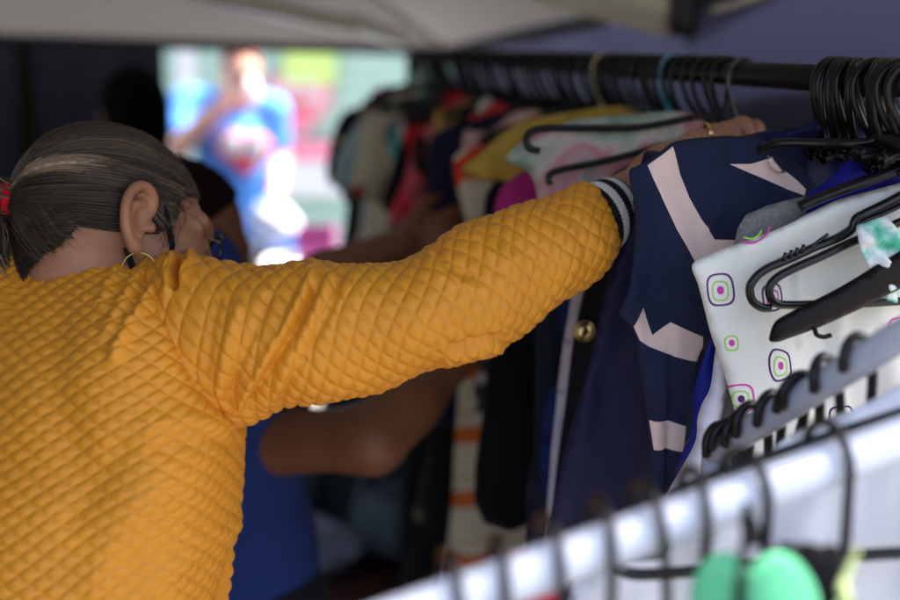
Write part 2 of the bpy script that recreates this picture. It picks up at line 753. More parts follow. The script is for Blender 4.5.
o = mk('sun_block_sheet', *hanging_sheet(TC + t_r * 0.02 - t_f * 0.075, TC + t_r * 2.93 - t_f * 0.075, rail_top, 0.05, 50, 8, 0.006, 0.7, 9, rise=0.0), mat('sun_block_cloth', (0.004, 0.004, 0.005), 0.9, spec=0.0))  # added unseen sheet: keeps the sun from glowing through the lower tarp
tag(o, 'added unseen black sheet blocking the sun from the lower part of the blue tarpaulin', 'cloth')

# --- black curtain behind the woman on the far eave
M_black = mat('black_curtain', (0.009, 0.009, 0.011), 0.9, spec=0.0, var=0.3, scale=6, bump=0.2, bscale=300)
cb = P(164, 60, 4.35)
o = mk('black_curtain', *hanging_sheet(cb, cb + t_f * 3.2, EAVE + 0.02, 0.04, 110, 10, 0.03, 0.32, 5, rise=0.07), M_black)
tag(o, 'black curtain closing the far side of the tent behind the woman', 'curtain')
lw = c[3] - t_f * 0.03
o = mk('black_curtain', *hanging_sheet(lw + t_r * 1.55, lw + t_r * 3.25, EAVE + 0.02, 0.04, 80, 10, 0.03, 0.32, 6), M_black)  # added out of view to cut the fill light from the left
tag(o, 'added unseen black curtain blocking light from the near half of the left tent side', 'curtain')
nw = c[2] + t_r * 0.02
o = mk('black_curtain', *hanging_sheet(nw - t_f * 0.05, nw - t_f * 2.0, EAVE + 0.02, 0.04, 60, 10, 0.03, 0.32, 7), M_black)  # added behind the camera to block sky light from the left rear
tag(o, 'added unseen black curtain behind the camera, blocking sky light from the left', 'curtain')
o = mk('olive_strap', *hanging_sheet(P(18, 50, 3.78), P(30, 50, 3.78), EAVE + 0.04, 0.7, 4, 16, 0.006, 0.2, 8, 0.012), mat('olive_webbing', (0.020, 0.020, 0.003), 0.9, spec=0.0))
tag(o, 'olive yellow strap hanging down in front of the black curtain', 'strap')

# --- sunlit shop front across the way
WALL_Y = 8.2


def wp(px, py):
    p = P(px, py, 1.0) - CAM
    t = WALL_Y / p[1]
    return CAM + p * t


M_shut = nodes_of('mint_shutter')
m, nt, b = M_shut
tc = nt.nodes.new('ShaderNodeTexCoord')
wv = nt.nodes.new('ShaderNodeTexWave')
wv.bands_direction = 'Z'
wv.inputs['Scale'].default_value = 3.2
wv.inputs['Distortion'].default_value = 0.2
nt.links.new(tc.outputs['Object'], wv.inputs[0])
cr = nt.nodes.new('ShaderNodeValToRGB')
cr.color_ramp.elements[0].color = (0.26, 0.40, 0.32, 1)
cr.color_ramp.elements[1].color = (0.36, 0.50, 0.41, 1)
nt.links.new(wv.outputs[0], cr.inputs[0])
nt.links.new(cr.outputs[0], b.inputs['Base Color'])
b.inputs['Roughness'].default_value = 0.7
M_shut = m
M_white = mat('white_paint', (0.58, 0.58, 0.58), 0.6, var=0.05, scale=3)
M_pink = mat('pink_paint', (0.75, 0.22, 0.30), 0.6, var=0.08, scale=8)
M_red = mat('red_paint', (0.70, 0.06, 0.09), 0.6, var=0.08, scale=8)
M_lime = mat('lime_paint', (0.50, 0.66, 0.18), 0.6, var=0.08, scale=4)
M_wall = mat('grey_render', (0.36, 0.37, 0.36), 0.85, var=0.15, scale=3, bump=0.3, bscale=80)

shop = root('shop_front', (-1.5, WALL_Y, 0), 'mint green shop front in full sun behind the man in blue', 'building')
mk('wall', *box((0.0, WALL_Y + 2.0, 2.0), (6, 0, 0), (0, 1.9, 0), (0, 0, 2.0)), M_wall, shop, smooth=False)
mk('shutter', *box((-0.6, WALL_Y + 0.06, 1.3), (2.6, 0, 0), (0, 0.035, 0), (0, 0, 1.3)), M_shut, shop, smooth=False)


def panel_px(name, x0, y0, x1, y1, m_, proud):
    a, b_ = wp(x0, y0), wp(x1, y1)
    return mk(name, *box(((a[0] + b_[0]) / 2, WALL_Y - proud, (a[2] + b_[2]) / 2), ((b_[0] - a[0]) / 2, 0, 0), (0, 0.012, 0), (0, 0, (a[2] - b_[2]) / 2)), m_, shop, smooth=False)


panel_px('poster', 283, 30, 336, 84, M_lime, 0.02)
panel_px('poster', 176, 30, 198, 92, M_white, 0.02)
panel_px('sill', 270, 141, 352, 160, M_pink, 0.03)
panel_px('counter_board', 272, 161, 350, 196, M_white, 0.05)


def heart(cx, cy, w, h, dep, m_, name, parent, n=60, yw=None, th=0.012):
    t = np.linspace(0, 2 * np.pi, n, endpoint=False)
    x = 16 * np.sin(t) ** 3 / 16
    y = (13 * np.cos(t) - 5 * np.cos(2 * t) - 2 * np.cos(3 * t) - np.cos(4 * t)) / 15
    pts = np.stack([np.full(n, 0.0), np.full(n, 0.0), np.full(n, 0.0)], 1)
    pts[:, 0] = cx + x * w / 2
    pts[:, 2] = cy + y * h / 2
    V = np.vstack([pts + [0, dep - th, 0], pts + [0, dep, 0]])
    F = [list(range(n)), list(range(n, 2 * n))[::-1]] + [[i, (i + 1) % n, n + (i + 1) % n, n + i] for i in range(n)]
    return mk(name, V, F, m_, parent, smooth=False)


hc = wp(299, 103)
hw = np.linalg.norm(wp(332, 103) - wp(266, 103))
em = heart(hc[0], hc[2], hw, hw * 1.05, WALL_Y - 0.01, M_pink, 'emblem', shop)
fa = rr_pts = np.array([(hc[0] + hw * 0.36 * math.copysign(abs(math.cos(t)) ** 0.7, math.cos(t)), 0, hc[2] + 0.045 + hw * 0.21 * math.copysign(abs(math.sin(t)) ** 0.7, math.sin(t))) for t in np.linspace(0, 6.2832, 40, endpoint=False)])
mk('emblem_face', np.vstack([fa + [0, WALL_Y - 0.036, 0], fa + [0, WALL_Y - 0.023, 0]]), [list(range(40)), list(range(40, 80))[::-1]] + [[i, (i + 1) % 40, 40 + (i + 1) % 40, 40 + i] for i in range(40)], M_white, em, smooth=False)
for k, (zz, xx, ww) in enumerate(((0.07, 0.0, 0.115), (0.0, -0.015, 0.13), (-0.05, 0.01, 0.06))):
    mk('emblem_lettering', *tube(spline([(hc[0] + xx + ww * s, WALL_Y - 0.042, hc[2] + zz + 0.018 * math.sin(s * 11 + k)) for s in np.linspace(-1, 1, 13)], 50), 0.010, 6), M_red, em)

M_curb = mat('kerb_concrete', (0.42, 0.41, 0.39), 0.9, var=0.2, scale=6)
o = mk('pavement', *box((0, 7.2, 0.06), (12, 0, 0), (0, 0.95, 0), (0, 0, 0.06)), M_curb, smooth=False)
tag(o, kind='structure')

# ------------------------------------------------------------------ the long black rail and its stand
M_blackmetal = mat('black_metal', (0.005, 0.005, 0.005), 0.36, metal=0.0, var=0.2, scale=30, spec=0.35)
M_plastic = mat('black_plastic', (0.004, 0.004, 0.004), 0.30, var=0.2, scale=80, spec=0.32)
rack = root('clothes_rack', (rail_pt(2.1)[0], rail_pt(2.1)[1], 0), 'long black clothes rail packed with garments beside the tarpaulin', 'clothes rack')
mk('rail', *tube([rail_pt(0.86), rail_pt(2.0), rail_pt(3.25)], 0.0135, 20), M_blackmetal, rack)
for d in (0.88, 3.22):
    p = rail_pt(d)
    q = p + HANG * 0.0
    mk('post', *tube([[q[0], q[1], 0.03], p - ZUP * 0.0], 0.012, 12), M_blackmetal, rack)
    mk('foot', *tube([np.array([q[0], q[1], 0.02]) - HANG * 0.27, np.array([q[0], q[1], 0.02]) + HANG * 0.2], 0.012, 10), M_blackmetal, rack)

# ------------------------------------------------------------------ hangers
def hanger_parts(hook_r=0.0034, bar_r=0.0042, w=0.14, drop=0.05, top=-0.062, hook_rad=0.021):
    """Local shape: x = across, z = up, origin on top of the rail bar's centre."""
    a = np.linspace(math.radians(-30), math.radians(180), 16)
    hk = [(hook_rad * math.cos(t), 0, -hook_rad * 0.0 + hook_rad * math.sin(t) + 0.0) for t in a]
    hk = hk + [(-hook_rad * 0.95, 0, -0.012), (-hook_rad * 0.55, 0, -0.034), (0, 0, -0.05), (0, 0, top)]
    hook = tube(spline(hk, 40), hook_r, 8, up=(0, 1, 0))
    arm = spline([(-w, 0, top - drop), (-w * 0.93, 0, top - drop * 0.86), (-w * 0.4, 0, top - drop * 0.26), (-0.02, 0, top - 0.004), (0, 0, top + 0.001),
                  (0.02, 0, top - 0.004), (w * 0.4, 0, top - drop * 0.26), (w * 0.93, 0, top - drop * 0.86), (w, 0, top - drop)], 48)
    arms = tube(arm, bar_r, 8, flat=1.5, up=(0, 1, 0))
    return hook, arms


def local_mesh(name, vf, m_, parent):
    me = bpy.data.meshes.new(name)
    me.from_pydata(np.asarray(vf[0]).tolist(), [], vf[1])
    me.materials.append(m_)
    me.polygons.foreach_set('use_smooth', np.ones(len(me.polygons), bool))
    o = bpy.data.objects.new(name, me)
    return link(o, parent)


def make_hanger(label, m_, **k):
    h = root('clothes_hanger', (0, 0, 0), label, 'hanger', None)
    hook, arms = hanger_parts(**k)
    local_mesh('hook', hook, m_, h)
    local_mesh('shoulder_bar', arms, m_, h)
    return h


def dup(r, label=None, group=None):
    n = r.copy()
    S.collection.objects.link(n)
    for ch in list(r.children):
        k = ch.copy()
        S.collection.objects.link(k)
        k.parent = n
    if label:
        n['label'] = label
    if group:
        n['group'] = group
    return n


HANG_YAW = math.atan2(HANG[1], HANG[0])
R_ = random.Random(4)
ROW = 'black plastic hanger in the crowded row along the middle of the black rail'
hanger0 = make_hanger(ROW, M_plastic)
hanger0['group'] = 'black hangers along the rail'
TOPZ = 0.0135 + 0.0034


def place_hanger(h, d, yaw=0.0, roll=0.0):
    p = rail_pt(d)
    # the hook's arc (radius .021) rests on the bar: its centre sits so that the arc's inside touches the bar's top
    h.location = tuple(p + ZUP * (TOPZ - 0.021))
    h.rotation_euler = (0, roll, HANG_YAW + yaw)
    k = R_.uniform(0.93, 1.07)
    h.scale = (k, 1, k)
    h.location.z += (0.021 * (1 - k))


first = True
d = 3.12
while d > 1.44:
    h = hanger0 if first else dup(hanger0)
    first = False
    place_hanger(h, d, R_.gauss(0, 0.10), R_.gauss(0, 0.03))
    d -= R_.uniform(0.019, 0.032)
NEAR = 'black plastic hanger bunched with others at the near end of the black rail'
short0 = make_hanger(NEAR, M_plastic, w=0.022, drop=0.006, hook_r=0.0042, hook_rad=0.022)
short0['group'] = 'black hangers bunched at the near end'
for i, d in enumerate((1.243, 1.235, 1.228, 1.220, 1.212, 1.203, 1.195, 1.175, 1.166, 1.158, 1.150, 1.141, 1.133, 1.124, 1.115, 1.104)):
    h = short0 if i == 0 else dup(short0)
    place_hanger(h, d, R_.gauss(0.25, 0.25), R_.gauss(0, 0.10))
M_cream = mat('cream_plastic', (0.55, 0.48, 0.30), 0.4)
M_sky = mat('light_blue_plastic', (0.10, 0.38, 0.55), 0.35)
h = make_hanger('cream plastic hanger among the black ones, above the mustard blouse', M_cream, hook_r=0.0045)
place_hanger(h, 1.86, 0.5)
h = make_hanger('light blue plastic hanger among the black ones, above the pale floral top', M_sky, hook_r=0.0045)
place_hanger(h, 1.62, 0.6)
M_grey = mat('grey_wire', (0.10, 0.10, 0.10), 0.3, metal=0.8)
h = make_hanger('bare grey wire hanger just left of the empty stretch of rail', M_grey, hook_r=0.0025, bar_r=0.002)
place_hanger(h, 1.425, 0.35)

# ------------------------------------------------------------------ garments in the row (far to near)
def row_outline(r, w, flare, length, sl, drop):
    sl_w, sl_l = sl
    neck = 0.075
    pts = [(-neck, -0.070), (-0.03, -0.088), (0.03, -0.088), (neck, -0.070)]
    right = [(w * 0.75, -0.07 - drop * 0.62), (w, -0.07 - drop)]
    if sl_l > 0:
        right += [(w + sl_w * 0.6, -0.07 - drop - sl_l * 0.45), (w + sl_w, -0.07 - drop - sl_l), (w + sl_w - 0.085, -0.075 - drop - sl_l - 0.012), (w * 0.86, -0.2 - drop)]
    else:
        right += [(w * 0.93, -0.16 - drop), (w * 0.92, -0.22 - drop)]
    right += [(w * 0.92 + flare * 0.5, -0.1 - length * 0.55), (w * 0.92 + flare, -length)]
    left = [(-x, y) for x, y in right[::-1]]
    return pts + right + [(0, -length - 0.015)] + left


def row_garment(name, label, cat, d, m_, w=0.185, flare=0.04, length=0.62, sl=(0.05, 0.16), drop=0.075, thick=0.010, seed=None, amp=0.010, yaw=0.0, trims=()):
    seed = seed if seed is not None else int(d * 1000)
    r = random.Random(seed)
    ol = [(x + r.gauss(0, 0.006), y + r.gauss(0, 0.006)) for x, y in row_outline(r, w, flare, length, sl, drop)]
    ol = _cr(np.array(ol), 4)
    A = HANG * math.cos(yaw) + TOCAM * math.sin(yaw)
    N_ = unit(np.cross(ZUP, A))
    if N_ @ TOCAM < 0:
        N_ = -N_
    base = folds(seed, amp, 5, (0.05, 0.14), True, grow=2.4, top=-0.1)
    pats = [t[0] for t in trims]
    V, F, UV, MI = panel(ol, pats, (rail_pt(d), A, ZUP, N_), 0.016, thick, base, seed)
    o = mk(name, V, F, [m_] + [t[1] for t in trims], uv=UV, mi=MI)
    return tag(o, label, cat, 'clothes hung along the black rail')


C = cloth_mat
stripes_navy = ramp_mat('navy_yellow_stripe', [(0, (0.012, 0.014, 0.05)), (0.86, (0.55, 0.42, 0.05))], 'bands', 11, angle=0.5)
red_print = ramp_mat('red_print', [(0.40, (0.62, 0.015, 0.03)), (0.52, (0.70, 0.12, 0.16)), (0.60, (0.03, 0.01, 0.015))], 'noise', 16)
animal = ramp_mat('animal_print', [(0, (0.02, 0.02, 0.022)), (0.30, (0.55, 0.53, 0.52)), (0.62, (0.05, 0.05, 0.05))], 'cells', 46)
floral = ramp_mat('floral_print', [(0.36, (0.16, 0.28, 0.24)), (0.44, (0.42, 0.48, 0.38)), (0.50, (0.60, 0.52, 0.46)), (0.56, (0.58, 0.24, 0.28)), (0.62, (0.55, 0.36, 0.36)), (0.68, (0.25, 0.32, 0.32))], 'noise', 10)
orange_bands = ramp_mat('orange_bands', [(0, (0.62, 0.56, 0.42)), (0.34, (0.62, 0.15, 0.03)), (0.60, (0.62, 0.56, 0.42)), (0.78, (0.55, 0.38, 0.12)), (0.82, (0.62, 0.56, 0.42))], 'bands', 9.2)
dark_print = ramp_mat('dark_leaf_print', [(0.42, (0.010, 0.010, 0.012)), (0.60, (0.010, 0.010, 0.012)), (0.66, (0.16, 0.14, 0.08))], 'noise', 13)
pink_print = ramp_mat('pink_print', [(0.38, (0.62, 0.10, 0.16)), (0.52, (0.70, 0.28, 0.30)), (0.62, (0.03, 0.02, 0.03))], 'noise', 20)

G = row_garment
G('pink_scarf', 'pink and red patterned scarf bunched at the far end of the black rail', 'scarf', 3.16, pink_print, w=0.12, flare=-0.02, length=0.30, sl=(0, 0), drop=0.02)
G('striped_dress', 'navy dress with yellow slanted stripes, farthest long garment on the rail', 'dress', 3.08, stripes_navy, w=0.20, length=0.66)
G('black_jacket', 'black jacket hung between the yellow-striped navy dress and the pale teal shirt', 'jacket', 3.02, C('black_wool', (0.012, 0.012, 0.014)), w=0.19, length=0.5, sl=(0.02, 0.2))
G('pale_shirt', 'pale grey-teal long shirt near the far end of the black rail', 'shirt', 2.94, C('pale_teal', (0.40, 0.54, 0.56)), w=0.195, length=0.98, flare=0.05)
G('cream_blouse', 'cream blouse with a dark red cuff spot near the far end of the rail', 'blouse', 2.85, C('cream_cotton', (0.70, 0.64, 0.46)), w=0.17, length=0.70, flare=0.06,
  trims=[([(-0.218, -0.285), (-0.190, -0.285), (-0.188, -0.315), (-0.216, -0.318)], C('dark_red_trim', (0.35, 0.02, 0.02)))])
G('beige_dress', 'beige plain dress just in front of the cream blouse', 'dress', 2.78, C('beige_cotton', (0.62, 0.58, 0.48)), w=0.165, length=0.78, flare=0.03, sl=(0, 0))
G('teal_top', 'bright teal narrow top squeezed between beige and grey garments', 'top', 2.71, C('teal_jersey', (0.02, 0.40, 0.38)), w=0.15, length=0.66, flare=0.03, sl=(0, 0))
G('grey_cardigan', 'light grey cardigan squeezed beside the teal top', 'cardigan', 2.64, C('grey_knit_pale', (0.52, 0.53, 0.53)), w=0.15, length=0.7, sl=(0, 0))
G('black_blouse', 'black blouse hung between the grey cardigan and the dark red top', 'blouse', 2.55, C('black_viscose', (0.015, 0.013, 0.016)), w=0.165, length=0.6)
G('dark_red_garment', 'dark red top at the middle of the rail behind the printed red one', 'top', 2.47, C('dark_red_jersey', (0.42, 0.010, 0.020)), w=0.15, length=0.55, sl=(0, 0))
G('red_printed_shirt', 'bright red shirt with pink and black print', 'shirt', 2.38, red_print, w=0.175, length=0.62)
G('black_cardigan', 'black cardigan hung in front of the red printed shirt', 'cardigan', 2.28, C('black_knit', (0.012, 0.012, 0.013)), w=0.17, length=0.8, sl=(0.01, 0.2))
G('leaf_print_dress', 'long black dress with faint tan leaf print, hem below the bare arm', 'dress', 2.18, dark_print, w=0.165, length=1.12, flare=0.11, sl=(0, 0))
G('navy_blazer', 'dark navy blazer with broad shoulders at mid rail', 'blazer', 2.10, C('navy_wool', (0.010, 0.013, 0.04)), w=0.20, length=0.60, drop=0.06, sl=(0.02, 0.3))
redtrim = C('red_piping', (0.68, 0.05, 0.02))
G('orange_striped_dress', 'long cream dress with broad orange bands and red-orange shoulder edging', 'dress', 1.99, orange_bands, w=0.195, length=1.06, flare=0.035, sl=(0, 0), drop=0.085,
  trims=[([(-0.23, -0.26), (-0.205, -0.155), (-0.13, -0.105), (-0.06, -0.075), (-0.06, -0.098), (-0.12, -0.128), (-0.185, -0.175), (-0.205, -0.27)], redtrim)])
G('animal_print_top', 'black and white animal print top beside the orange banded dress', 'top', 1.91, animal, w=0.165, length=0.55, sl=(0, 0), drop=0.1)
G('white_vest', 'off-white sleeveless vest between animal print and mustard blouse', 'vest', 1.85, C('off_white', (0.58, 0.56, 0.48)), w=0.145, length=0.52, sl=(0, 0), drop=0.11)
traced('mustard_blouse', [(462, 168), (480, 152), (505, 131), (540, 117), (640, 110), (640, 190), (540, 194), (505, 182), (484, 181), (473, 178)], (490, 160), 1.66, C('mustard', (0.50, 0.33, 0.06)), step=0.012, seed=81, amp=0.006, smooth_n=4, vert=True,
       label='mustard yellow blouse left of the pale floral top', cat='blouse', group='clothes hung along the black rail')
traced('magenta_blouse', [(494, 214), (497, 195), (503, 184), (518, 174), (535, 165), (560, 150), (640, 150), (640, 280), (520, 280), (500, 240)], (520, 190), 1.56, C('magenta_lace', (0.40, 0.025, 0.17), bump=1.0, bscale=260), step=0.010, seed=82, amp=0.005, smooth_n=4,
       label='magenta lace blouse with its sleeve above the yellow arm', cat='blouse', group='clothes hung along the black rail')
traced('floral_top', [(505, 162), (514, 147), (533, 134), (556, 126), (580, 119), (640, 113), (672, 111), (690, 113), (706, 122), (716, 150), (690, 200), (640, 260), (560, 270), (543, 230), (535, 185), (522, 168)], (580, 140), 1.455, floral, step=0.010, seed=83, amp=0.005, smooth_n=4, thick=0.010,
       label='pale floral top in pink, cream and green above the woman\'s wrist', cat='top', group='clothes hung along the black rail')
fh = root('clothes_hanger', tuple(rail_pt(1.44)), 'black hanger with rounded end holding the pale floral top', 'hanger')
mk('shoulder_bar', *tube(spline([P(690, 118, 1.44), P(640, 127, 1.435), P(590, 128, 1.43), P(548, 128, 1.425), P(532, 131, 1.422), P(526, 139, 1.42), P(529, 148, 1.42), P(540, 151, 1.42)], 50), 0.0042, 10), M_plastic, fh)
mk('trouser_bar', *tube(spline([P(690, 138, 1.43), P(640, 152, 1.425), P(600, 162, 1.42), P(560, 170, 1.415), P(549, 176, 1.415), P(550, 185, 1.415)], 40), 0.0040, 10), M_plastic, fh)
mk('hook', *tube(spline([P(690, 118, 1.44), P(722, 112, 1.44), P(728, 90, 1.44), P(732, 68, 1.44), P(742, 64, 1.44), P(750, 72, 1.44)], 24), 0.0034, 8), M_plastic, fh)
G('black_tunic', 'black tunic hanging between the banded dress and the dark long skirt', 'tunic', 1.76, C('black_twill', (0.006, 0.006, 0.007)), w=0.215, length=0.66, flare=0.01, sl=(0, 0), drop=0.10)
G('dark_jeans', 'dark blue-black long skirt hanging below the yellow elbow', 'skirt', 1.57, C('dark_denim', (0.012, 0.017, 0.035), bump=0.6), w=0.205, length=1.05, flare=0.035, sl=(0, 0), drop=0.13)
G('navy_shirt', 'plain royal-navy shirt under the yellow forearm, left of the pale strip', 'shirt', 1.52, C('royal_navy', (0.010, 0.022, 0.11)), w=0.195, length=0.56, flare=0.01, sl=(0.0, 0.0), drop=0.15)

G('long_coat', 'long black coat reaching down below the bare elbow', 'coat', 2.33, C('black_gabardine', (0.006, 0.006, 0.007)), w=0.17, length=1.25, flare=0.08, sl=(0, 0))
G('ivory_shirt', 'ivory shirt collar and shoulder between cream and pale teal garments', 'shirt', 2.895, C('ivory_cotton', (0.60, 0.57, 0.48)), w=0.18, length=0.5, drop=0.06, sl=(0.02, 0.12))
G('coral_cardigan', 'coral red cardigan shoulder high on the rail behind the navy blazer', 'cardigan', 2.15, C('coral_knit', (0.65, 0.04, 0.04)), w=0.13, length=0.42, sl=(0, 0), drop=0.03)
G('wine_blouse', 'wine red blouse squeezed behind the black blouse', 'blouse', 2.60, C('wine_viscose', (0.14, 0.008, 0.02)), w=0.15, length=0.60, sl=(0, 0), drop=0.06)
G('rose_top', 'dusty rose top squeezed in front of the red printed shirt', 'top', 2.345, C('rose_jersey', (0.50, 0.16, 0.17)), w=0.155, length=0.40, sl=(0, 0), drop=0.05)
G('white_shirt', 'white shirt shoulder showing just behind the navy blazer', 'shirt', 2.235, C('white_poplin_far', (0.72, 0.70, 0.66)), w=0.165, length=0.40, drop=0.05, sl=(0, 0))
G('scarlet_jacket', 'scarlet jacket whose shoulder rises behind the white shirt', 'jacket', 2.42, C('scarlet_cotton', (0.62, 0.012, 0.012)), w=0.18, length=0.50, drop=0.06, sl=(0.01, 0.15))
G('pale_pink_blouse', 'pale pink blouse shoulder between the navy blazer and the banded dress', 'blouse', 2.045, C('pale_pink_crepe', (0.70, 0.42, 0.42)), w=0.17, length=0.34, drop=0.045, sl=(0, 0))
G('ochre_top', 'ochre top shoulder high on the rail behind the black cardigan', 'top', 2.315, C('ochre_jersey', (0.55, 0.33, 0.08)), w=0.145, length=0.34, drop=0.03, sl=(0, 0))
G('slate_dress', 'long slate grey dress whose skirt shows beside the blue polo shirt', 'dress', 2.74, C('slate_viscose', (0.09, 0.11, 0.13)), w=0.16, length=1.15, flare=0.11, sl=(0, 0))

traced('slate_poncho', [(372, 250), (352, 300), (330, 380), (306, 450), (296, 520), (292, 600), (300, 680), (440, 680), (440, 250)], (360, 450), 2.98, C('slate_wool', (0.055, 0.07, 0.08)), step=0.02, seed=91, amp=0.02, lam=(0.06, 0.14), smooth_n=4, thick=0.012,
       label='slate grey poncho hung lowest at the far end of the rail', cat='poncho', group='clothes hung along the black rail')
# nearer ones, traced one by one
M_lav = C('lavender_cotton', (0.50, 0.48, 0.56))
traced('pale_slip', [(640, 225), (600, 215), (584, 240), (577, 262), (570, 300), (561, 360), (553, 430), (546, 520), (538, 640), (640, 640), (660, 400), (680, 260)], (600, 300), 1.47, M_lav,
       seed=3, label='pale lavender slip showing as a narrow upright strip', cat='slip', group='clothes hung along the black rail')
btn_d = 1.40
traced('black_coat', [(660, 225), (620, 215), (606, 235), (592, 262), (575, 330), (566, 400), (556, 470), (548, 560), (545, 660), (720, 660), (720, 260)], (600, 300), btn_d,
       C('black_velvet', (0.008, 0.008, 0.009)), patterns=[[(598, 200), (606, 200), (600, 262), (594, 330), (588, 330), (592, 262)]] if False else (), seed=5, amp=0.004,
       label='black coat with one big brass button below the woman\'s cuff', cat='coat', group='clothes hung along the black rail')
black_coat = bpy.context.scene.objects['black_coat']
M_brass = mat('brass', (0.55, 0.40, 0.16), 0.28, metal=1.0, var=0.15, scale=200)
bp_ = P(584, 331, btn_d - 0.014)


def lathe(c, axis, prof, n=28):
    axis = unit(axis)
    u = unit(np.cross(axis, [0.3, 0.2, 0.9]))
    w = np.cross(axis, u)
    V, F = [], []
    for r, h in prof:
        for k in range(n):
            a = 2 * math.pi * k / n
            V.append(c + axis * h + (u * math.cos(a) + w * math.sin(a)) * r)
    for i in range(len(prof) - 1):
        for k in range(n):
            l = (k + 1) % n
            F.append([i * n + k, i * n + l, (i + 1) * n + l, (i + 1) * n + k])
    F.append(list(range(n))[::-1])
    F.append([(len(prof) - 1) * n + k for k in range(n)])
    return np.array(V), F


mk('button', *lathe(bp_, TOCAM, [(0.0105, -0.004), (0.0122, 0.0), (0.0120, 0.003), (0.0098, 0.0042), (0.0085, 0.0030), (0.0075, 0.0040), (0.004, 0.0056), (0.0006, 0.006)]), M_brass, black_coat)
M_indigo = C('indigo_satin', (0.009, 0.009, 0.036), rough=0.6, sheen=0.05)
traced('indigo_skirt', [(650, 150), (634, 195), (622, 240), (609, 285), (596, 340), (582, 392), (566, 450), (552, 505), (541, 560), (536, 640), (700, 650), (705, 400), (720, 200)], (640, 300), 1.285,
       M_indigo, seed=11, amp=0.012, lam=(0.06, 0.13), thick=0.006, label='long indigo skirt hanging behind the navy and pink shirt', cat='skirt', group='clothes hung along the black rail',
       ridges=[([(640, 350), (632, 470), (622, 600)], 14, 0.012), ([(606, 380), (590, 470), (578, 560)], 12, -0.006)])
traced('royal_blue_scarf', [(716, 300), (706, 340), (697, 378), (690, 420), (680, 470), (672, 520), (690, 560), (716, 500), (722, 400)], (700, 400), 1.215, C('royal_satin', (0.012, 0.018, 0.22), rough=0.5),
       seed=21, amp=0.012, lam=(0.03, 0.05), label='royal blue scarf end beside the hem of the navy and pink shirt', cat='scarf')
traced('white_towel', [(722, 320), (714, 350), (709, 385), (701, 402), (696, 418), (694, 440), (680, 470), (667, 498), (676, 506), (700, 488), (712, 470), (716, 440), (730, 360)], (705, 410), 1.185,
       C('white_cotton', (0.62, 0.60, 0.66)), seed=23, amp=0.004, thick=0.005, label='white cotton sleeve hanging left of the dotted white shirt', cat='garment')
M_heather = C('heather_knit', (0.23, 0.23, 0.22), var=0.45, scale=380, bump=0.9, bscale=420)
traced('grey_jumper', [(738, 229), (747, 215), (766, 205), (790, 199), (806, 196), (812, 210), (830, 230), (825, 330), (760, 470), (745, 520), (712, 560), (702, 520), (712, 440), (716, 400), (722, 340), (728, 260)], (760, 230), 1.185,
       M_heather, seed=25, amp=0.003, sharp=True, label='heather grey knitted jumper peeping out behind the dotted white shirt', cat='jumper')

# the navy and pink shirt she lifts
M_navy = C('navy_jersey', (0.016, 0.022, 0.055), bump=0.8, bscale=1100, var=0.18)
M_blush = C('blush_jersey', (0.80, 0.60, 0.53), bump=0.6, bscale=1100, var=0.05)
M_navyrib = C('navy_rib', (0.012, 0.020, 0.050), bump=1.0, bscale=500)
hero_out = [(629, 173), (638, 166), (647, 161), (659, 152), (671, 143), (690, 138.5), (712, 136.5), (735, 136), (757, 138), (768, 145), (778, 146), (787, 150), (797, 160), (807, 172), (815, 183), (822, 196), (835, 240), (800, 300),
            (740, 330), (712, 338), (703, 348), (697, 364), (691, 400), (687, 425), (683, 450), (679, 478), (674, 520), (654, 520), (651, 490), (648, 448), (645, 418), (642, 385), (638, 352), (637, 341), (629, 325), (617, 314), (621, 302), (628, 285), (634, 260), (636, 233), (634, 205)]
hero_pats = [
    [(646, 165), (671, 146), (678, 174), (688, 198), (700, 219), (713, 239), (733, 239), (740, 246), (692, 263), (681, 244), (671, 228), (657, 198)],
    [(642, 307), (652, 335), (668, 321), (685, 329), (701, 336), (702, 352), (698, 362), (672, 355), (648, 346), (639, 340), (631, 325)],
    [(729, 164), (748, 163.5), (768, 156), (775, 167), (785, 172), (795, 180), (804, 189), (802, 195), (782, 188)],
    [(646, 418), (667, 420), (684, 425), (682, 451), (665, 448), (650, 447)],
    [(631, 176), (639, 169), (646, 186), (651, 210), (652, 235), (649, 262), (641, 290), (632, 312), (622, 313), (631, 287), (637, 260), (639, 233), (637, 205)],
    [(780, 150), (786, 151), (796, 161), (806, 173), (812, 184), (806, 188), (795, 176), (784, 164), (776, 153)],
]
hero = traced('striped_shirt', hero_out, (680, 250), 1.22, [M_navy, M_blush, M_blush, M_blush, M_blush, M_navyrib, M_navyrib], patterns=hero_pats, step=0.0052, thick=0.006, seed=31, amp=0.005, lam=(0.05, 0.12),
              smooth_n=4, sharp=False, label='navy shirt with blush pink zigzag stripes held up by the woman', cat='shirt', group='clothes hung along the black rail',
              ridges=[([(725, 136), (727, 165), (726, 195), (718, 225)], 2.2, -0.0035), ([(722, 195), (713, 215), (705, 228)], 4, 0.004), ([(728, 205), (716, 226)], 3, -0.003),
                      ([(668, 330), (666, 400), (664, 500)], 2.2, -0.004), ([(652, 360), (654, 480)], 10, 0.006), ([(684, 360), (676, 470)], 8, 0.002),
                      ([(655, 200), (668, 240), (690, 300)], 18, 0.008), ([(640, 180), (652, 225), (640, 300)], 3, 0.002)])
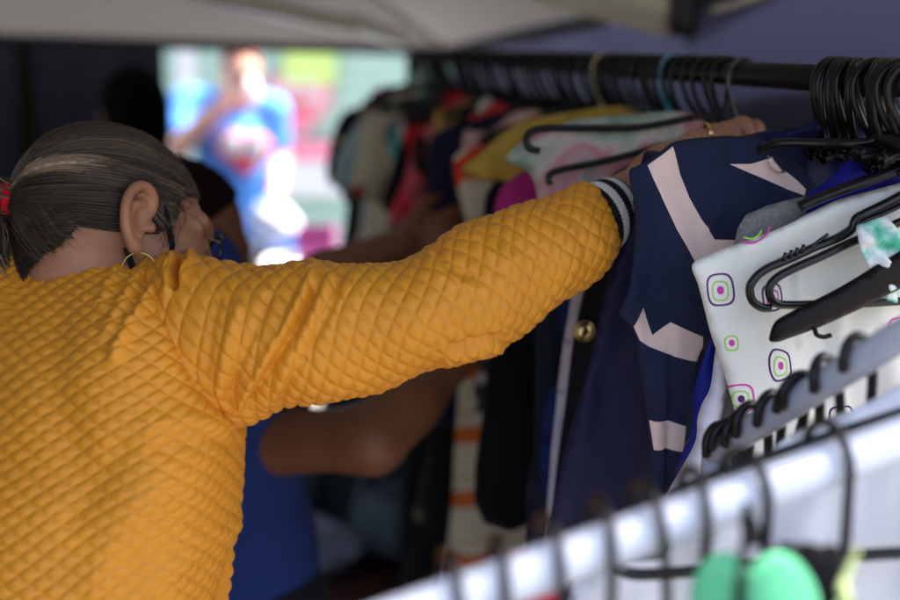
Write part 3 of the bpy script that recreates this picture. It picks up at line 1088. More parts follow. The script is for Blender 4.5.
# double row of seam stitches beside the ribbed armhole, and the fold of fabric on the pocket patch
M_thread = C('navy_thread', (0.03, 0.042, 0.10))
sg = Geo()
for off in (0, 3.2):
    line = spline([(647.5 + off, 186), (652 + off, 205), (653.5 + off, 235), (650 + off, 265), (641 + off, 296), (634 + off, 312)], 70)
    pl = px_plane(line, P(680, 250, 1.22), TOCAM)
    base_n = TOCAM
    for i in range(0, 68, 2):
        sg.add(*tube([pl[i] + base_n * 0.0125, pl[i + 1] + base_n * 0.0125], 0.00045, 5))
sg.build('stitching', M_thread, hero)
traced('cuff_tab', [(767, 155), (774, 160), (781, 168), (786, 172), (781, 173), (773, 169)], (775, 165), 1.207, M_blush, step=0.003, thick=0.002, amp=0.001, parent=hero)

# dark blue and royal blue clothes behind its shoulder
M_midnight = C('midnight_satin', (0.008, 0.009, 0.05), rough=0.5, sheen=0.05)
traced('midnight_blouse', [(728, 142), (745, 135), (770, 130), (793, 127), (800, 120), (815, 115), (838, 111), (858, 106), (872, 108), (878, 125), (900, 140), (905, 190), (860, 215), (800, 210), (740, 180)], (820, 150), 1.255,
       M_midnight, seed=41, amp=0.006, lam=(0.04, 0.1), smooth_n=4, label='midnight blue blouse with its collar up under the bunched hangers', cat='blouse', group='clothes hung along the black rail',
       ridges=[([(795, 128), (830, 122), (870, 118)], 7, 0.012), ([(790, 138), (830, 140), (875, 134)], 6, -0.008)])
traced('royal_blue_blouse', [(806, 199), (822, 184), (836, 170), (846, 161), (858, 157.5), (875, 161), (896, 165), (930, 175), (930, 260), (860, 260), (815, 230)], (850, 180), 1.175,
       C('royal_crepe', (0.010, 0.010, 0.20), rough=0.6), seed=43, amp=0.004, smooth_n=4, label='royal blue blouse showing as a bright triangle beneath a black hanger', cat='blouse', group='clothes hung along the black rail')

# the white shirt printed with rounded rings
M_wprint = C('white_jersey', (0.78, 0.765, 0.68), bump=0.5, bscale=900, var=0.04)
M_purple = C('purple_ink', (0.10, 0.02, 0.13), var=0.05)
M_green = C('lime_ink', (0.36, 0.62, 0.12), var=0.05)
M_mag = C('magenta_ink', (0.62, 0.06, 0.34), var=0.05)
dot_out = [(692, 264), (715, 253), (745, 240), (775, 228), (805, 215), (840, 200), (900, 180), (960, 162), (1000, 200), (1010, 620), (850, 640), (770, 560), (752, 480), (738, 424), (728, 387), (719, 358), (710, 330), (703, 302), (698, 284)]
DOT_D = 1.155


def rr(cx, cy, w, h, rot=0.0, n=24, p=3.2, wob=0.0):
    t = np.linspace(0, 2 * np.pi, n, endpoint=False)
    c_, s_ = np.cos(t), np.sin(t)
    x = np.sign(c_) * np.abs(c_) ** (2 / p) * w / 2 * (1 + wob * np.sin(2 * t + 1))
    y = np.sign(s_) * np.abs(s_) ** (2 / p) * h / 2 * (1 + wob * np.cos(3 * t))
    return np.stack([cx + x * math.cos(rot) - y * math.sin(rot), cy + x * math.sin(rot) + y * math.cos(rot)], 1)


dot_pats, dot_m = [], []


def ringset(cx, cy, w, h, mats_, rot, wob=0.0):
    a, b_, c_ = mats_
    t = 1.5
    if a is not None:
        dot_pats.append(rr(cx, cy, w, h, rot, wob=wob)); dot_m.append(a)
        dot_pats.append(rr(cx, cy, w - 2.6 * t, h - 2.6 * t, rot, wob=wob)); dot_m.append(M_wprint)
    k = 0.62 if a is not None else 1.0
    dot_pats.append(rr(cx, cy + h * 0.04, w * k, h * k, rot + 0.1, wob=wob)); dot_m.append(b_)
    dot_pats.append(rr(cx, cy + h * 0.04, w * k - 3.4, h * k - 3.4, rot + 0.1, wob=wob)); dot_m.append(M_wprint)
    s_ = 0.26 if a is not None else 0.42
    dot_pats.append(rr(cx + 0.3, cy + h * 0.02, w * s_, h * s_, rot, p=2.2, n=12)); dot_m.append(c_)


ringset(718.5, 289, 27, 33, (M_purple, M_green, M_mag), -0.12)
ringset(729, 341.5, 14, 16, (None, M_green, M_mag), -0.2)
ringset(776, 363, 22, 32, (M_purple, M_green, M_mag), -0.05, 0.10)
ringset(738.5, 397, 26, 29, (M_mag, M_green, M_purple), -0.1)
ringset(769, 296, 22, 28, (M_purple, M_mag, M_mag), -0.15)
ringset(842, 420, 26, 30, (M_purple, M_green, M_mag), -0.1)
ringset(893, 330, 26, 30, (M_mag, M_green, M_purple), -0.1)
half = rr(750, 225, 28, 26, 0.0)
dot = traced('dotted_shirt', dot_out, (750, 300), DOT_D, [M_wprint] + dot_m, patterns=dot_pats, step=0.0055, thick=0.005, seed=51, amp=0.010, lam=(0.08, 0.2), smooth_n=4,
             label='white shirt printed with rounded purple, green and pink rings', cat='shirt', group='clothes hung along the black rail',
             ridges=[([(793, 222), (795, 260), (797, 300), (800, 350)], 2.0, 0.004), ([(740, 246), (800, 222), (900, 188)], 9, 0.004), ([(835, 300), (842, 420)], 9, 0.006), ([(870, 330), (880, 460)], 8, -0.005)])
gp = [(737, 232), (752, 230.5), (764, 228), (763, 223), (760, 218)]
mk('print_ring', *tube(px_plane(spline([(738, 240), (748, 241.5), (757, 238), (763, 231), (765, 225)], 20), P(750, 300, DOT_D), TOCAM) + TOCAM * 0.0085, 0.0009, 6), M_mag, dot)
mk('print_ring', *tube(px_plane(spline([(739, 236), (748, 237.5), (755, 233), (757, 229)], 16), P(750, 300, DOT_D), TOCAM) + TOCAM * 0.0085, 0.0009, 6), M_green, dot)

# ------------------------------------------------------------------ the woman in the mustard sweatshirt
M_skin = mat('tan_skin', (0.37, 0.168, 0.088), 0.46, var=0.26, scale=38, bump=0.25, bscale=650, sss=0.12, spec=0.4)
woman = None
hf = unit([0.84, 0.42, -0.31])                      # where she looks
hu = np.array([0.05, 0.48, 1.0])
hu = unit(hu - hf * (hu @ hf))
hl = np.cross(hu, hf)                               # her left, away from the camera
HR = np.stack([hf, hl, hu])                         # rows: local axes
EAR = P(126, 217, 1.235)
HC = EAR - (np.array([-0.012, -0.078, 0.0]) @ HR)   # head centre
NECK = np.array([-0.405, 1.30, 1.40])


def H(x, y, z):
    return HC + np.array([x, y, z]) @ HR


def head_sdf(X, core=False):
    q = ((X - HC.astype(np.float32)) @ HR.T.astype(np.float32))

    def sp(c_, r):
        return np.linalg.norm(q - np.array(c_, np.float32), axis=-1) - r
    d = sd_ell(q, (-0.012, 0, 0.028), (0.096, 0.074, 0.084))
    d = smin(d, sd_ell(q, (0.040, 0, -0.03), (0.058, 0.058, 0.080)), 0.03)
    for s in (-1, 1):
        d = smin(d, sd_cap(q, (0.000, s * 0.052, -0.062), (0.062, s * 0.016, -0.104), 0.020, 0.018), 0.03)
        d = smin(d, sp((0.055, s * 0.047, -0.020), 0.025), 0.025)
        d = smin(d, sd_cap(q, (0.088, s * 0.012, 0.028), (0.072, s * 0.048, 0.026), 0.012, 0.010), 0.015)
        d = smax(d, -sp((0.100, s * 0.032, 0.004), 0.014), 0.014)
        d = smin(d, sp((0.080, s * 0.031, 0.004), 0.0125), 0.004)
    d = smin(d, sd_cap(q, (0.094, 0, 0.012), (0.116, 0, -0.030), 0.008, 0.013), 0.012)
    d = smin(d, sd_cap(q, (0.100, -0.009, -0.034), (0.100, 0.009, -0.034), 0.009), 0.008)
    d = smin(d, sd_cap(q, (0.093, -0.017, -0.064), (0.093, 0.017, -0.064), 0.006), 0.006)
    d = smin(d, sd_cap(q, (0.091, -0.014, -0.074), (0.091, 0.014, -0.074), 0.007), 0.006)
    d = smin(d, sp((0.080, 0, -0.104), 0.018), 0.02)
    # neck into the collar
    nl = ((NECK - HC) @ HR.T)
    d = smin(d, sd_cap(q, (-0.030, 0, -0.045), tuple(nl), 0.056, 0.068), 0.035)
    d = smin(d, sd_cap(q, (-0.050, -0.030, -0.03), tuple(nl + np.array([-0.03, -0.05, 0])), 0.020, 0.03), 0.03)
    if core:
        return d
    for s in (-1, 1):                    # ears
        e = None
        rim = [(0.012, -0.074, 0.006), (0.017, -0.077, 0.022), (0.010, -0.083, 0.034), (-0.004, -0.088, 0.038), (-0.017, -0.091, 0.030), (-0.023, -0.092, 0.014), (-0.021, -0.090, -0.004), (-0.013, -0.086, -0.020), (-0.002, -0.080, -0.030)]
        EK = np.array([0.76, 1.0, 0.87])
        rim = [tuple(r_) for r_ in spline(rim, 22) * EK]
        for a, b_ in zip(rim[:-1], rim[1:]):
            c1, c2 = (a[0], -s * a[1], a[2]), (b_[0], -s * b_[1], b_[2])
            t = sd_cap(q, c1, c2, 0.0046, 0.0046)
            e = t if e is None else smin(e, t, 0.003)
        e = smin(e, sp((0.003, s * 0.0775, -0.0285), 0.0074), 0.008)
        anti = [(0.004, 0.080, 0.020), (-0.010, 0.0845, 0.014), (-0.0135, 0.0840, -0.002), (-0.006, 0.0805, -0.016), (0.006, 0.078, -0.018)]
        anti = [tuple(r_) for r_ in spline(anti, 9) * EK]
        for a, b_ in zip(anti[:-1], anti[1:]):
            e = smin(e, sd_cap(q, (a[0], s * a[1], a[2]), (b_[0], s * b_[1], b_[2]), 0.0042), 0.004)
        e = smin(e, sd_ell(q, (-0.004, s * 0.0775, 0.006), (0.0150, 0.0055, 0.031)), 0.004)
        e = smin(e, sp((0.014, s * 0.078, -0.004), 0.0055), 0.005)
        d = smin(d, e, 0.006)
        d = smax(d, -sd_ell(q, (0.003, s * 0.0855, -0.002), (0.0050, 0.0050, 0.0085)), 0.004)
    return d


hv, hfc = surface_net(head_sdf, HC - 0.175, HC + np.array([0.16, 0.16, 0.14]), 0.0021)


# hand and forearm, fingers closing over the hanger behind the navy shirt
def hand_sdf(X):
    wr = P(622, 204, 1.303)
    d = sd_cap(X, P(556, 248, 1.262), wr, 0.033, 0.0255)
    pm = [P(641, 186, 1.325), P(642, 180, 1.345)]
    mcp = [P(687, 149, 1.298), P(696, 140, 1.315), P(706, 136, 1.336), P(714, 135, 1.360)]
    pip = [P(717, 148, 1.298), P(729, 133, 1.318), P(742, 127, 1.340), P(754, 130, 1.364)]
    dip = [P(727, 166, 1.302), P(744, 156, 1.318), P(757, 151, 1.338), P(764, 148, 1.36)]
    tip = [P(722, 183, 1.306), P(741, 177, 1.322), P(755, 172, 1.342), P(763, 168, 1.364)]
    rad = [0.0092, 0.0102, 0.0105, 0.0102]
    d = smin(d, sd_cap(X, wr, P(660, 168, 1.325), 0.0245, 0.022), 0.02)
    for k in range(4):
        d = smin(d, sd_cap(X, P(650, 176, 1.325 + 0.008 * k), mcp[k], 0.017, rad[k] * 1.12), 0.016)
    for k in range(4):
        f = sd_cap(X, mcp[k], pip[k], rad[k] * 1.06, rad[k])
        f = smin(f, sd_cap(X, pip[k], dip[k], rad[k], rad[k] * 0.88), 0.004)
        f = smin(f, sd_cap(X, dip[k], tip[k], rad[k] * 0.88, rad[k] * 0.75), 0.004)
        f = smin(f, np.linalg.norm(X - pip[k], axis=-1) - rad[k] * 1.15, 0.003)
        f = smin(f, np.linalg.norm(X - mcp[k], axis=-1) - rad[k] * 1.16, 0.006)
        d = smin(d, f, 0.0025)
    th = sd_cap(X, P(648, 188, 1.35), P(688, 176, 1.372), 0.015, 0.012)
    th = smin(th, sd_cap(X, P(688, 176, 1.372), P(722, 172, 1.368), 0.011, 0.0085), 0.005)
    return smin(d, th, 0.012)


pts_ = np.array([P(545, 262, 1.28), P(775, 115, 1.39), P(775, 200, 1.27), P(640, 220, 1.39)])
av, af = surface_net(hand_sdf, pts_.min(0) - 0.04, pts_.max(0) + 0.04, 0.0023)
WY = [math.cos(0.36), -math.sin(0.36)]
t_rgt = np.array([WY[0], WY[1], 0])                # her right
t_fwd = np.array([-WY[1], WY[0], 0])               # her front
TOR = np.array([-0.405, 1.262, 0])


# legs, feet and the lowered left arm: below and outside the frame, but there
def rest_sdf(X):
    d = None
    for s in (-1, 1):
        hip = TOR + t_rgt * 0.09 * s - t_fwd * 0.09 + ZUP * 0.84
        kn = hip + ZUP * -0.40 + t_fwd * 0.03
        an = kn + ZUP * -0.37 - t_fwd * 0.03
        for t in (sd_cap(X, hip, kn, 0.078, 0.052), sd_cap(X, kn, an, 0.052, 0.036), sd_cap(X, an + ZUP * -0.02, an + ZUP * -0.035 + t_fwd * 0.15, 0.034, 0.026)):
            d = t if d is None else smin(d, t, 0.03)
    sh = TOR - t_rgt * 0.20 + ZUP * 1.36
    el = sh + t_fwd * 0.16 - t_rgt * 0.05 - ZUP * 0.22
    wr = el + t_fwd * 0.22 + t_rgt * 0.06 + ZUP * 0.10
    d = np.minimum(d, smin(sd_cap(X, sh, el, 0.045, 0.036), sd_cap(X, el, wr, 0.036, 0.026), 0.02))
    d = smin(d, sd_cap(X, wr, wr + t_fwd * 0.07, 0.026, 0.022), 0.02)
    for k in range(4):
        b0 = wr + t_fwd * 0.085 + t_rgt * (0.024 - 0.016 * k)
        d = smin(d, smin(sd_cap(X, b0, b0 + t_fwd * 0.04, 0.009), sd_cap(X, b0 + t_fwd * 0.04, b0 + t_fwd * 0.062 - ZUP * 0.025, 0.008), 0.003), 0.004)
    d = smin(d, sd_cap(X, TOR - t_fwd * 0.09 + ZUP * 0.86, TOR + ZUP * 1.30 + t_fwd * 0.01, 0.11, 0.10), 0.06)
    d = smin(d, sd_cap(X, TOR + ZUP * 1.34 - t_rgt * 0.15 + t_fwd * 0.02, TOR + ZUP * 1.34 + t_rgt * 0.15 + t_fwd * 0.02, 0.055), 0.05)
    d = smin(d, sd_cap(X, TOR + ZUP * 1.34, NECK, 0.05), 0.03)
    d = smin(d, sd_cap(X, P(215, 335, 1.25), P(450, 300, 1.23), 0.045, 0.036), 0.03)
    d = smin(d, sd_cap(X, P(450, 300, 1.23), P(556, 248, 1.262), 0.036, 0.030), 0.02)
    return smin(d, sd_cap(X, wr + t_fwd * 0.02 + t_rgt * 0.02, wr + t_fwd * 0.065 + t_rgt * 0.048 - ZUP * 0.01, 0.012, 0.009), 0.01)


lv, lf = surface_net(rest_sdf, TOR + [-0.42, -0.35, 0.0], TOR + [0.56, 0.65, 1.50], 0.012)
V = np.concatenate([hv, av, lv])
F = np.concatenate([hfc, af + len(hv), lf + len(hv) + len(av)])
def bridge(V, F, ia, ib):
    """Joins two overlapping pieces of a body inside the flesh by a small triangle pair."""
    a, b_ = V[ia[0]:ia[1]], V[ib[0]:ib[1]]
    i = int(np.argmin(np.linalg.norm(a - b_.mean(0), axis=1)))
    j = np.argsort(np.linalg.norm(b_ - a[i], axis=1))[:2]
    return [[ia[0] + i, ib[0] + int(j[0]), ib[0] + int(j[1])]]


nh_, na_ = len(hv), len(hv) + len(av)
F = F.tolist() + bridge(V, F, (0, nh_), (na_, len(V))) + bridge(V, F, (nh_, na_), (na_, len(V)))
woman = mk('person', V, F, M_skin)
tag(woman, 'woman in a mustard quilted sweatshirt with a ponytail, reaching to the rail', 'person')


# --- sweatshirt
M_must = mat('mustard_quilt', (0.70, 0.275, 0.010), 0.52, var=0.10, scale=22, bump=0.35, bscale=1100, sheen=0.05, spec=0.42)


def quilt(u, v, pu, pv, h):
    """Puffed diamonds between crossing stitch lines; pu, pv = full width and height of a diamond (metres)."""
    a = np.abs(np.sin(np.pi * (u / pu + v / pv)))
    b_ = np.abs(np.sin(np.pi * (u / pu - v / pv)))
    return h * (0.55 * np.tanh(1.6 * np.minimum(a, b_) ** 0.8) + 0.5 * (a * b_) ** 0.55)


def grid_normals(G_):
    du = np.gradient(G_, axis=1)
    dv = np.gradient(G_, axis=0)
    n = np.cross(du, dv)
    return n / (np.linalg.norm(n, axis=-1, keepdims=True) + 1e-12)


def grid_faces(nr, ncol, wrap):
    i, j = np.meshgrid(np.arange(nr - 1), np.arange(ncol if wrap else ncol - 1), indexing='ij')
    k = (j + 1) % ncol
    return np.stack([i * ncol + j, i * ncol + k, (i + 1) * ncol + k, (i + 1) * ncol + j], -1).reshape(-1, 4)


def px_ridges(G_, ridges):
    """Height of cloth folds whose crest lines were read off the photo, on the side the camera sees."""
    px = to_px(G_.reshape(-1, 3))
    o = np.zeros(len(px))
    for line, w, a in ridges:
        ln = spline(line, 12)
        k = ((px > ln.min(0) - 3 * w) & (px < ln.max(0) + 3 * w)).all(1)
        o[k] += a * np.exp(-(dist_poly(px[k], ln, False) / w) ** 2)
    return o.reshape(G_.shape[:2])


# torso: rings from the hem up over the shoulders to the neckline
sec = np.array([  # z, half width, half depth, forward shift, shift to her right, squareness
    (0.78, 0.196, 0.150, -0.105, 0.0, 2.3),
    (0.86, 0.200, 0.152, -0.105, 0.0, 2.3),
    (0.98, 0.198, 0.148, -0.095, 0.0, 2.4),
    (1.10, 0.198, 0.142, -0.075, 0.0, 2.5),
    (1.20, 0.202, 0.138, -0.050, 0.0, 2.6),
    (1.29, 0.206, 0.132, -0.025, 0.0, 2.7),
    (1.36, 0.208, 0.122, -0.002, 0.0, 2.7),
    (1.405, 0.204, 0.106, 0.014, 0.0, 2.6),
    (1.435, 0.190, 0.088, 0.026, 0.0, 2.5),
    (1.452, 0.160, 0.073, 0.034, 0.0, 2.3),
    (1.460, 0.125, 0.064, 0.040, 0.0, 2.1),
    (1.466, 0.092, 0.060, 0.046, 0.0, 2.0),
    (1.470, 0.076, 0.060, 0.050, 0.0, 2.0)])
NR, NC = 560, 800
S_ = spline(sec, NR)
th = np.linspace(0, 2 * np.pi, NC, endpoint=False)
th = th - 0.62 * np.cos(th + 0.0) * 1.0 if False else th + 0.55 * np.cos(th)
cs, sn = np.cos(th), np.sin(th)
T = np.empty((NR, NC, 3))
for i in range(NR):
    z, a, b_, f_, r_, p_ = S_[i]
    x = np.sign(cs) * np.abs(cs) ** (2 / p_) * a + r_
    y = np.sign(sn) * np.abs(sn) ** (2 / p_) * b_ + f_
    T[i] = TOR + x[:, None] * t_rgt + y[:, None] * t_fwd + ZUP * z
# arc-length coordinates
seg = np.linalg.norm(np.diff(T, axis=0), axis=2)
vv = np.vstack([np.zeros((1, NC)), np.cumsum(seg, 0)])
ref = int(NR * 0.55)
ring_l = np.concatenate([[0], np.cumsum(np.linalg.norm(np.diff(T[ref], axis=0), axis=1))])
tot = ring_l[-1] + np.linalg.norm(T[ref, -1] - T[ref, 0])
nper = round(tot / 0.0235)
uu = ring_l / tot * nper * 0.0235
UU = np.broadcast_to(uu, (NR, NC)).copy()
PVT = 0.0165
low = 0.005 * np.sin(T[..., 2] * 23 + UU * 9 + 1.5 * np.sin(UU * 14)) + 0.0022 * np.sin(T[..., 2] * 41 - UU * 21) + 0.0018 * np.sin(UU * 33 + 2 * np.sin(T[..., 2] * 12))
UUw = UU + 0.0022 * np.sin(vv * 31 + UU * 6) + 0.0015 * np.sin(vv * 53 + UU * 17)
VVw = vv + 0.006 * np.sin(UU * 11 + 1.0) + 0.0022 * np.sin(UU * 37 + vv * 20)
Nn = grid_normals(T)
if (Nn[ref] * (T[ref] - T[ref].mean(0))).sum() < 0:
    Nn = -Nn
fade = np.clip((NR - 1 - np.arange(NR)) / 40, 0, 1)[:, None]
tr = [([(164, 262), (158, 280), (146, 305), (130, 335), (118, 360)], 7, 0.010), ([(146, 264), (136, 285), (124, 312), (112, 335)], 7, 0.007), ([(156, 264), (146, 290), (132, 318)], 5, -0.006),
      ([(120, 268), (110, 290), (104, 310)], 6, 0.004), ([(172, 300), (190, 345), (215, 385), (240, 412)], 9, 0.005), ([(165, 310), (182, 352), (206, 392), (236, 425)], 8, -0.005),
      ([(225, 425), (190, 418), (150, 425)], 9, 0.004), ([(232, 445), (196, 440), (160, 450)], 8, -0.003), ([(240, 520), (205, 540), (170, 575)], 10, 0.005), ([(60, 330), (58, 400), (80, 470)], 22, -0.006),
      ([(120, 450), (95, 490), (70, 520)], 14, -0.004), ([(160, 480), (120, 530), (95, 580)], 18, 0.005)]
q_ = quilt(UUw, VVw, 0.0235, PVT, 0.0036)
T2 = T + Nn * ((q_ * fade) + low * fade + px_ridges(T, tr) * fade)[..., None]
sweater = mk('sweatshirt', T2.reshape(-1, 3), grid_faces(NR, NC, True), M_must, woman)

# right sleeve: rings between its upper and lower outline
st = [  # top x,y, bottom x,y, depth, half thickness
    (150, 268, 214, 428, 1.262, 0.066), (162, 260, 232, 424, 1.250, 0.070), (178, 257, 250, 419, 1.243, 0.072), (208, 261, 274, 411, 1.235, 0.071), (256, 265, 306, 404, 1.228, 0.068), (305, 265, 346, 396, 1.224, 0.065),
    (352, 267, 388, 385, 1.222, 0.061), (394, 263, 428, 372, 1.222, 0.058), (430, 246, 463, 359, 1.226, 0.057), (464, 229, 497, 346, 1.234, 0.056), (502, 212, 533, 324, 1.246, 0.054),
    (538, 199, 564, 301, 1.256, 0.050), (562, 191.5, 588, 282, 1.265, 0.044), (578, 187, 601, 268, 1.272, 0.039), (585, 187, 606, 260, 1.276, 0.034)]
NS, NA = 520, 300
Q = spline(np.array(st, float), NS)
topP = np.array([P(x[0], x[1], x[4]) for x in Q])
botP = np.array([P(x[2], x[3], x[4]) for x in Q])
cen = (topP + botP) / 2
ax_ = np.gradient(cen, axis=0)
ax_ /= np.linalg.norm(ax_, axis=1)[:, None]
Vv = (topP - botP) / 2
Wv = np.cross(ax_, Vv / np.linalg.norm(Vv, axis=1)[:, None])
Wv /= np.linalg.norm(Wv, axis=1)[:, None]
Wv *= np.where((Wv @ FWD) < 0, -1, 1)[:, None]
ph = np.linspace(0, 2 * np.pi, NA, endpoint=False)
SL = cen[:, None] + np.cos(ph)[None, :, None] * Vv[:, None] + np.sin(ph)[None, :, None] * (Wv * Q[:, 5:6])[:, None]
su = np.concatenate([[0], np.cumsum(np.linalg.norm(np.diff(cen, axis=0), axis=1))])
circ0 = 0.40
npr = 14
sv = ph / (2 * np.pi)
Uq = su[:, None] + 0 * sv[None]
Vq = sv[None] + 0 * su[:, None]
# fabric slides a little: wavy stitch lines
Uq = Uq + 0.0015 * np.sin(6.28 * Vq * 3 + Uq * 30) + 0.0008 * np.sin(6.28 * Vq * 7 - Uq * 45)
Vq = Vq + 0.004 * np.sin(Uq * 26) + 0.0025 * np.sin(Uq * 61 + Vq * 12)
hq = 0.0035 * np.clip(np.linalg.norm(Vv, axis=1) / 0.06, 0.6, 1.1)[:, None]
q_ = quilt(Uq, Vq, 0.0168, 1.0 / npr, 1.0) * hq
Ns = grid_normals(SL)
if (Ns[NS // 2] * (SL[NS // 2] - SL[NS // 2].mean(0))).sum() < 0:
    Ns = -Ns
sr = [([(171, 263), (168, 275), (170, 292)], 5, 0.008), ([(181, 262), (178, 272), (176, 288)], 3.2, -0.012), ([(190, 259), (189, 268), (184, 280)], 5, 0.007),
      ([(238, 408), (258, 372), (282, 334), (302, 296), (312, 272)], 5.5, 0.006), ([(247, 404), (270, 368), (294, 330), (314, 290)], 4.5, -0.006), ([(268, 404), (290, 360), (312, 318), (328, 280)], 6, 0.0045),
      ([(228, 400), (240, 366), (256, 330), (268, 300)], 5, -0.0045), ([(218, 392), (226, 350), (240, 310)], 6, 0.004), ([(206, 372), (212, 335), (220, 300)], 5, -0.003), ([(280, 400), (300, 365), (330, 310), (342, 275)], 4, -0.003),
      ([(496, 345), (470, 349), (448, 358)], 6, 0.006), ([(500, 335), (478, 337), (452, 346)], 4, -0.006), ([(438, 250), (446, 266), (470, 276)], 5, -0.003), ([(470, 236), (488, 252), (512, 262)], 6, 0.003),
      ([(430, 256), (444, 276), (474, 290)], 6, 0.003), ([(575, 196), (592, 222), (600, 252)], 6, 0.002), ([(560, 205), (578, 235), (584, 268)], 5, -0.002)]
lows = 0.0022 * np.sin(su[:, None] * 44 + 6.28 * Vq * 2) + 0.0012 * np.sin(su[:, None] * 83 - 6.28 * Vq * 3 + 1)
SL2 = SL
endk = np.clip((np.arange(NS) - (NS - 9)) / 8, 0, 1)[:, None]
q_ = q_ * (1 - endk)
lows = lows * (1 - endk)
SL = cen[:, None] + (SL - cen[:, None]) * (1 - 0.16 * endk)[..., None]
SL2 = SL + Ns * (q_ + lows + px_ridges(SL, sr))[..., None]
# the seam: stitched-down first rings
mk('sleeve', SL2.reshape(-1, 3), grid_faces(NS, NA, True), M_must, sweater)

# cuff: knitted band, two white stripes
M_cuffb = cloth_mat('black_rib', (0.010, 0.010, 0.011), bump=0.8)
M_cuffw = cloth_mat('white_rib', (0.72, 0.71, 0.70), bump=0.8)
ct = spline(np.array([(583, 190, 602, 256, 1.274, 0.030), (587, 183.5, 608, 256.5, 1.277, 0.0350), (599, 178.5, 618, 244, 1.286, 0.033), (609, 176.5, 625, 232, 1.294, 0.030), (613, 181, 627, 224, 1.297, 0.024)], float), 56)
tp = np.array([P(x[0], x[1], x[4]) for x in ct])
bt = np.array([P(x[2], x[3], x[4]) for x in ct])
cc = (tp + bt) / 2
ca = unit(cc[-1] - cc[0])
Va = (tp - bt) / 2
Va = Va - (Va @ ca)[:, None] * ca * 0.5
Wa = np.cross(ca, Va)
Wa /= np.linalg.norm(Wa, axis=1)[:, None]
pa = np.linspace(0, 2 * np.pi, 220, endpoint=False)
CU = cc[:, None] + np.cos(pa)[None, :, None] * Va[:, None] + np.sin(pa)[None, :, None] * (Wa * ct[:, 5:6])[:, None]
CU = CU + (0.0006 * np.cos(pa * 55))[None, :, None] * grid_normals(CU) * -1
fc = grid_faces(56, 220, True)
rowi = fc[:, 0] // 220
cmi = (((rowi >= 15) & (rowi < 23)) | ((rowi >= 31) & (rowi < 39))).astype(int)
mk('cuff', CU.reshape(-1, 3), fc, [M_cuffb, M_cuffw], sweater, mi=cmi)
# left sleeve (beyond the frame) and neck band
shl = TOR - t_rgt * 0.16 + ZUP * 1.37
ell = TOR - t_rgt * 0.25 + t_fwd * 0.16 + ZUP * 1.13
wrl = TOR - t_rgt * 0.19 + t_fwd * 0.36 + ZUP * 1.225
mk('sleeve', *tube(spline([shl, (shl + ell) / 2 - t_rgt * 0.02, ell, (ell + wrl) / 2, wrl], 40), np.linspace(0.085, 0.045, 40), 24), M_must, sweater)
nb = [NECK + np.array([0, 0, 0.062]) + t_rgt * 0.078 * math.cos(a) + t_fwd * (0.066 * math.sin(a) + 0.012) for a in np.linspace(0, 6.283, 48, endpoint=False)]
mk('neckband', *tube(nb, 0.008, 10, closed=True), M_must, sweater)
M_trous = cloth_mat('dark_trousers', (0.02, 0.022, 0.03))


def trous_sdf(X):
    d = sd_ell(X, TOR - t_fwd * 0.1 + ZUP * 0.82, (0.19, 0.16, 0.13))
    for s in (-1, 1):
        hip = TOR + t_rgt * 0.09 * s - t_fwd * 0.09 + ZUP * 0.80
        d = smin(d, sd_cap(X, hip, hip + ZUP * -0.37 + t_fwd * 0.03, 0.092, 0.068), 0.05)
        d = smin(d, sd_cap(X, hip + ZUP * -0.37 + t_fwd * 0.03, hip + ZUP * -0.68, 0.068, 0.055), 0.03)
    return d


mk('trousers', *surface_net(trous_sdf, TOR + [-0.35, -0.35, 0.02], TOR + [0.3, 0.25, 0.98], 0.014), M_trous, woman)

# --- hair: cap, strands combed back to the tie, ponytail
M_hair, nt, b = nodes_of('brown_grey_hair')
at = nt.nodes.new('ShaderNodeAttribute')
at.attribute_name = 'tone'
cr = nt.nodes.new('ShaderNodeValToRGB')
e = cr.color_ramp.elements
e[0].color = (0.006, 0.005, 0.004, 1)
e[1].color = (0.72, 0.56, 0.39, 1)
x = e.new(0.45)
x.color = (0.27, 0.19, 0.125, 1)
nt.links.new(at.outputs['Fac'], cr.inputs[0])
nt.links.new(cr.outputs[0], b.inputs['Base Color'])
b.inputs['Roughness'].default_value = 0.42
b.inputs['Specular IOR Level'].default_value = 0.35

TIE = P(14, 199, 1.262)
ECO = np.array([-0.014, 0, 0.028])
ERAD = np.array([0.101, 0.079, 0.087])
tie_l = (TIE - HC) @ HR.T


def scalp(dirs, lift=0.0):
    dirs = dirs / np.linalg.norm(dirs, axis=-1, keepdims=True)
    k = 1 / np.linalg.norm(dirs / ERAD, axis=-1, keepdims=True)
    return ECO + dirs * (k + lift)


def to_world(l):
    return HC + l @ HR


# hairline read along the near side of the head: forehead, temple, in front of the ear, over it, behind it, down to the nape
hl_px = [(212, 190), (204, 191), (195, 193), (186, 197), (179, 205), (175, 220), (168, 231), (160, 222), (153, 208), (147, 192), (138, 184), (124, 184), (114, 196), (100, 200), (88, 205), (83, 219), (66, 240), (45, 254), (36, 270)]


def px_side(px, yloc):
    """Photo pixel -> head coordinates on the plane y = yloc of the head."""
    o = (CAM - HC) @ HR.T
    out = []
    for x, y in px:
        dv = (P(x, y, 1.0) - CAM) @ HR.T
        out.append(o + dv * (yloc - o[1]) / dv[1])
    return np.array(out)


hs = px_side(hl_px, -0.072)
hs[:3] = px_side(hl_px[:3], -0.055)
hl_ = np.vstack([[(0.088, 0.0, hs[0, 2] + 0.012), (0.084, -0.022, hs[0, 2] + 0.008)], hs])
hl_dir = hl_ - ECO
line_xz = hs[np.argsort(hs[:, 0])][:, [0, 2]]


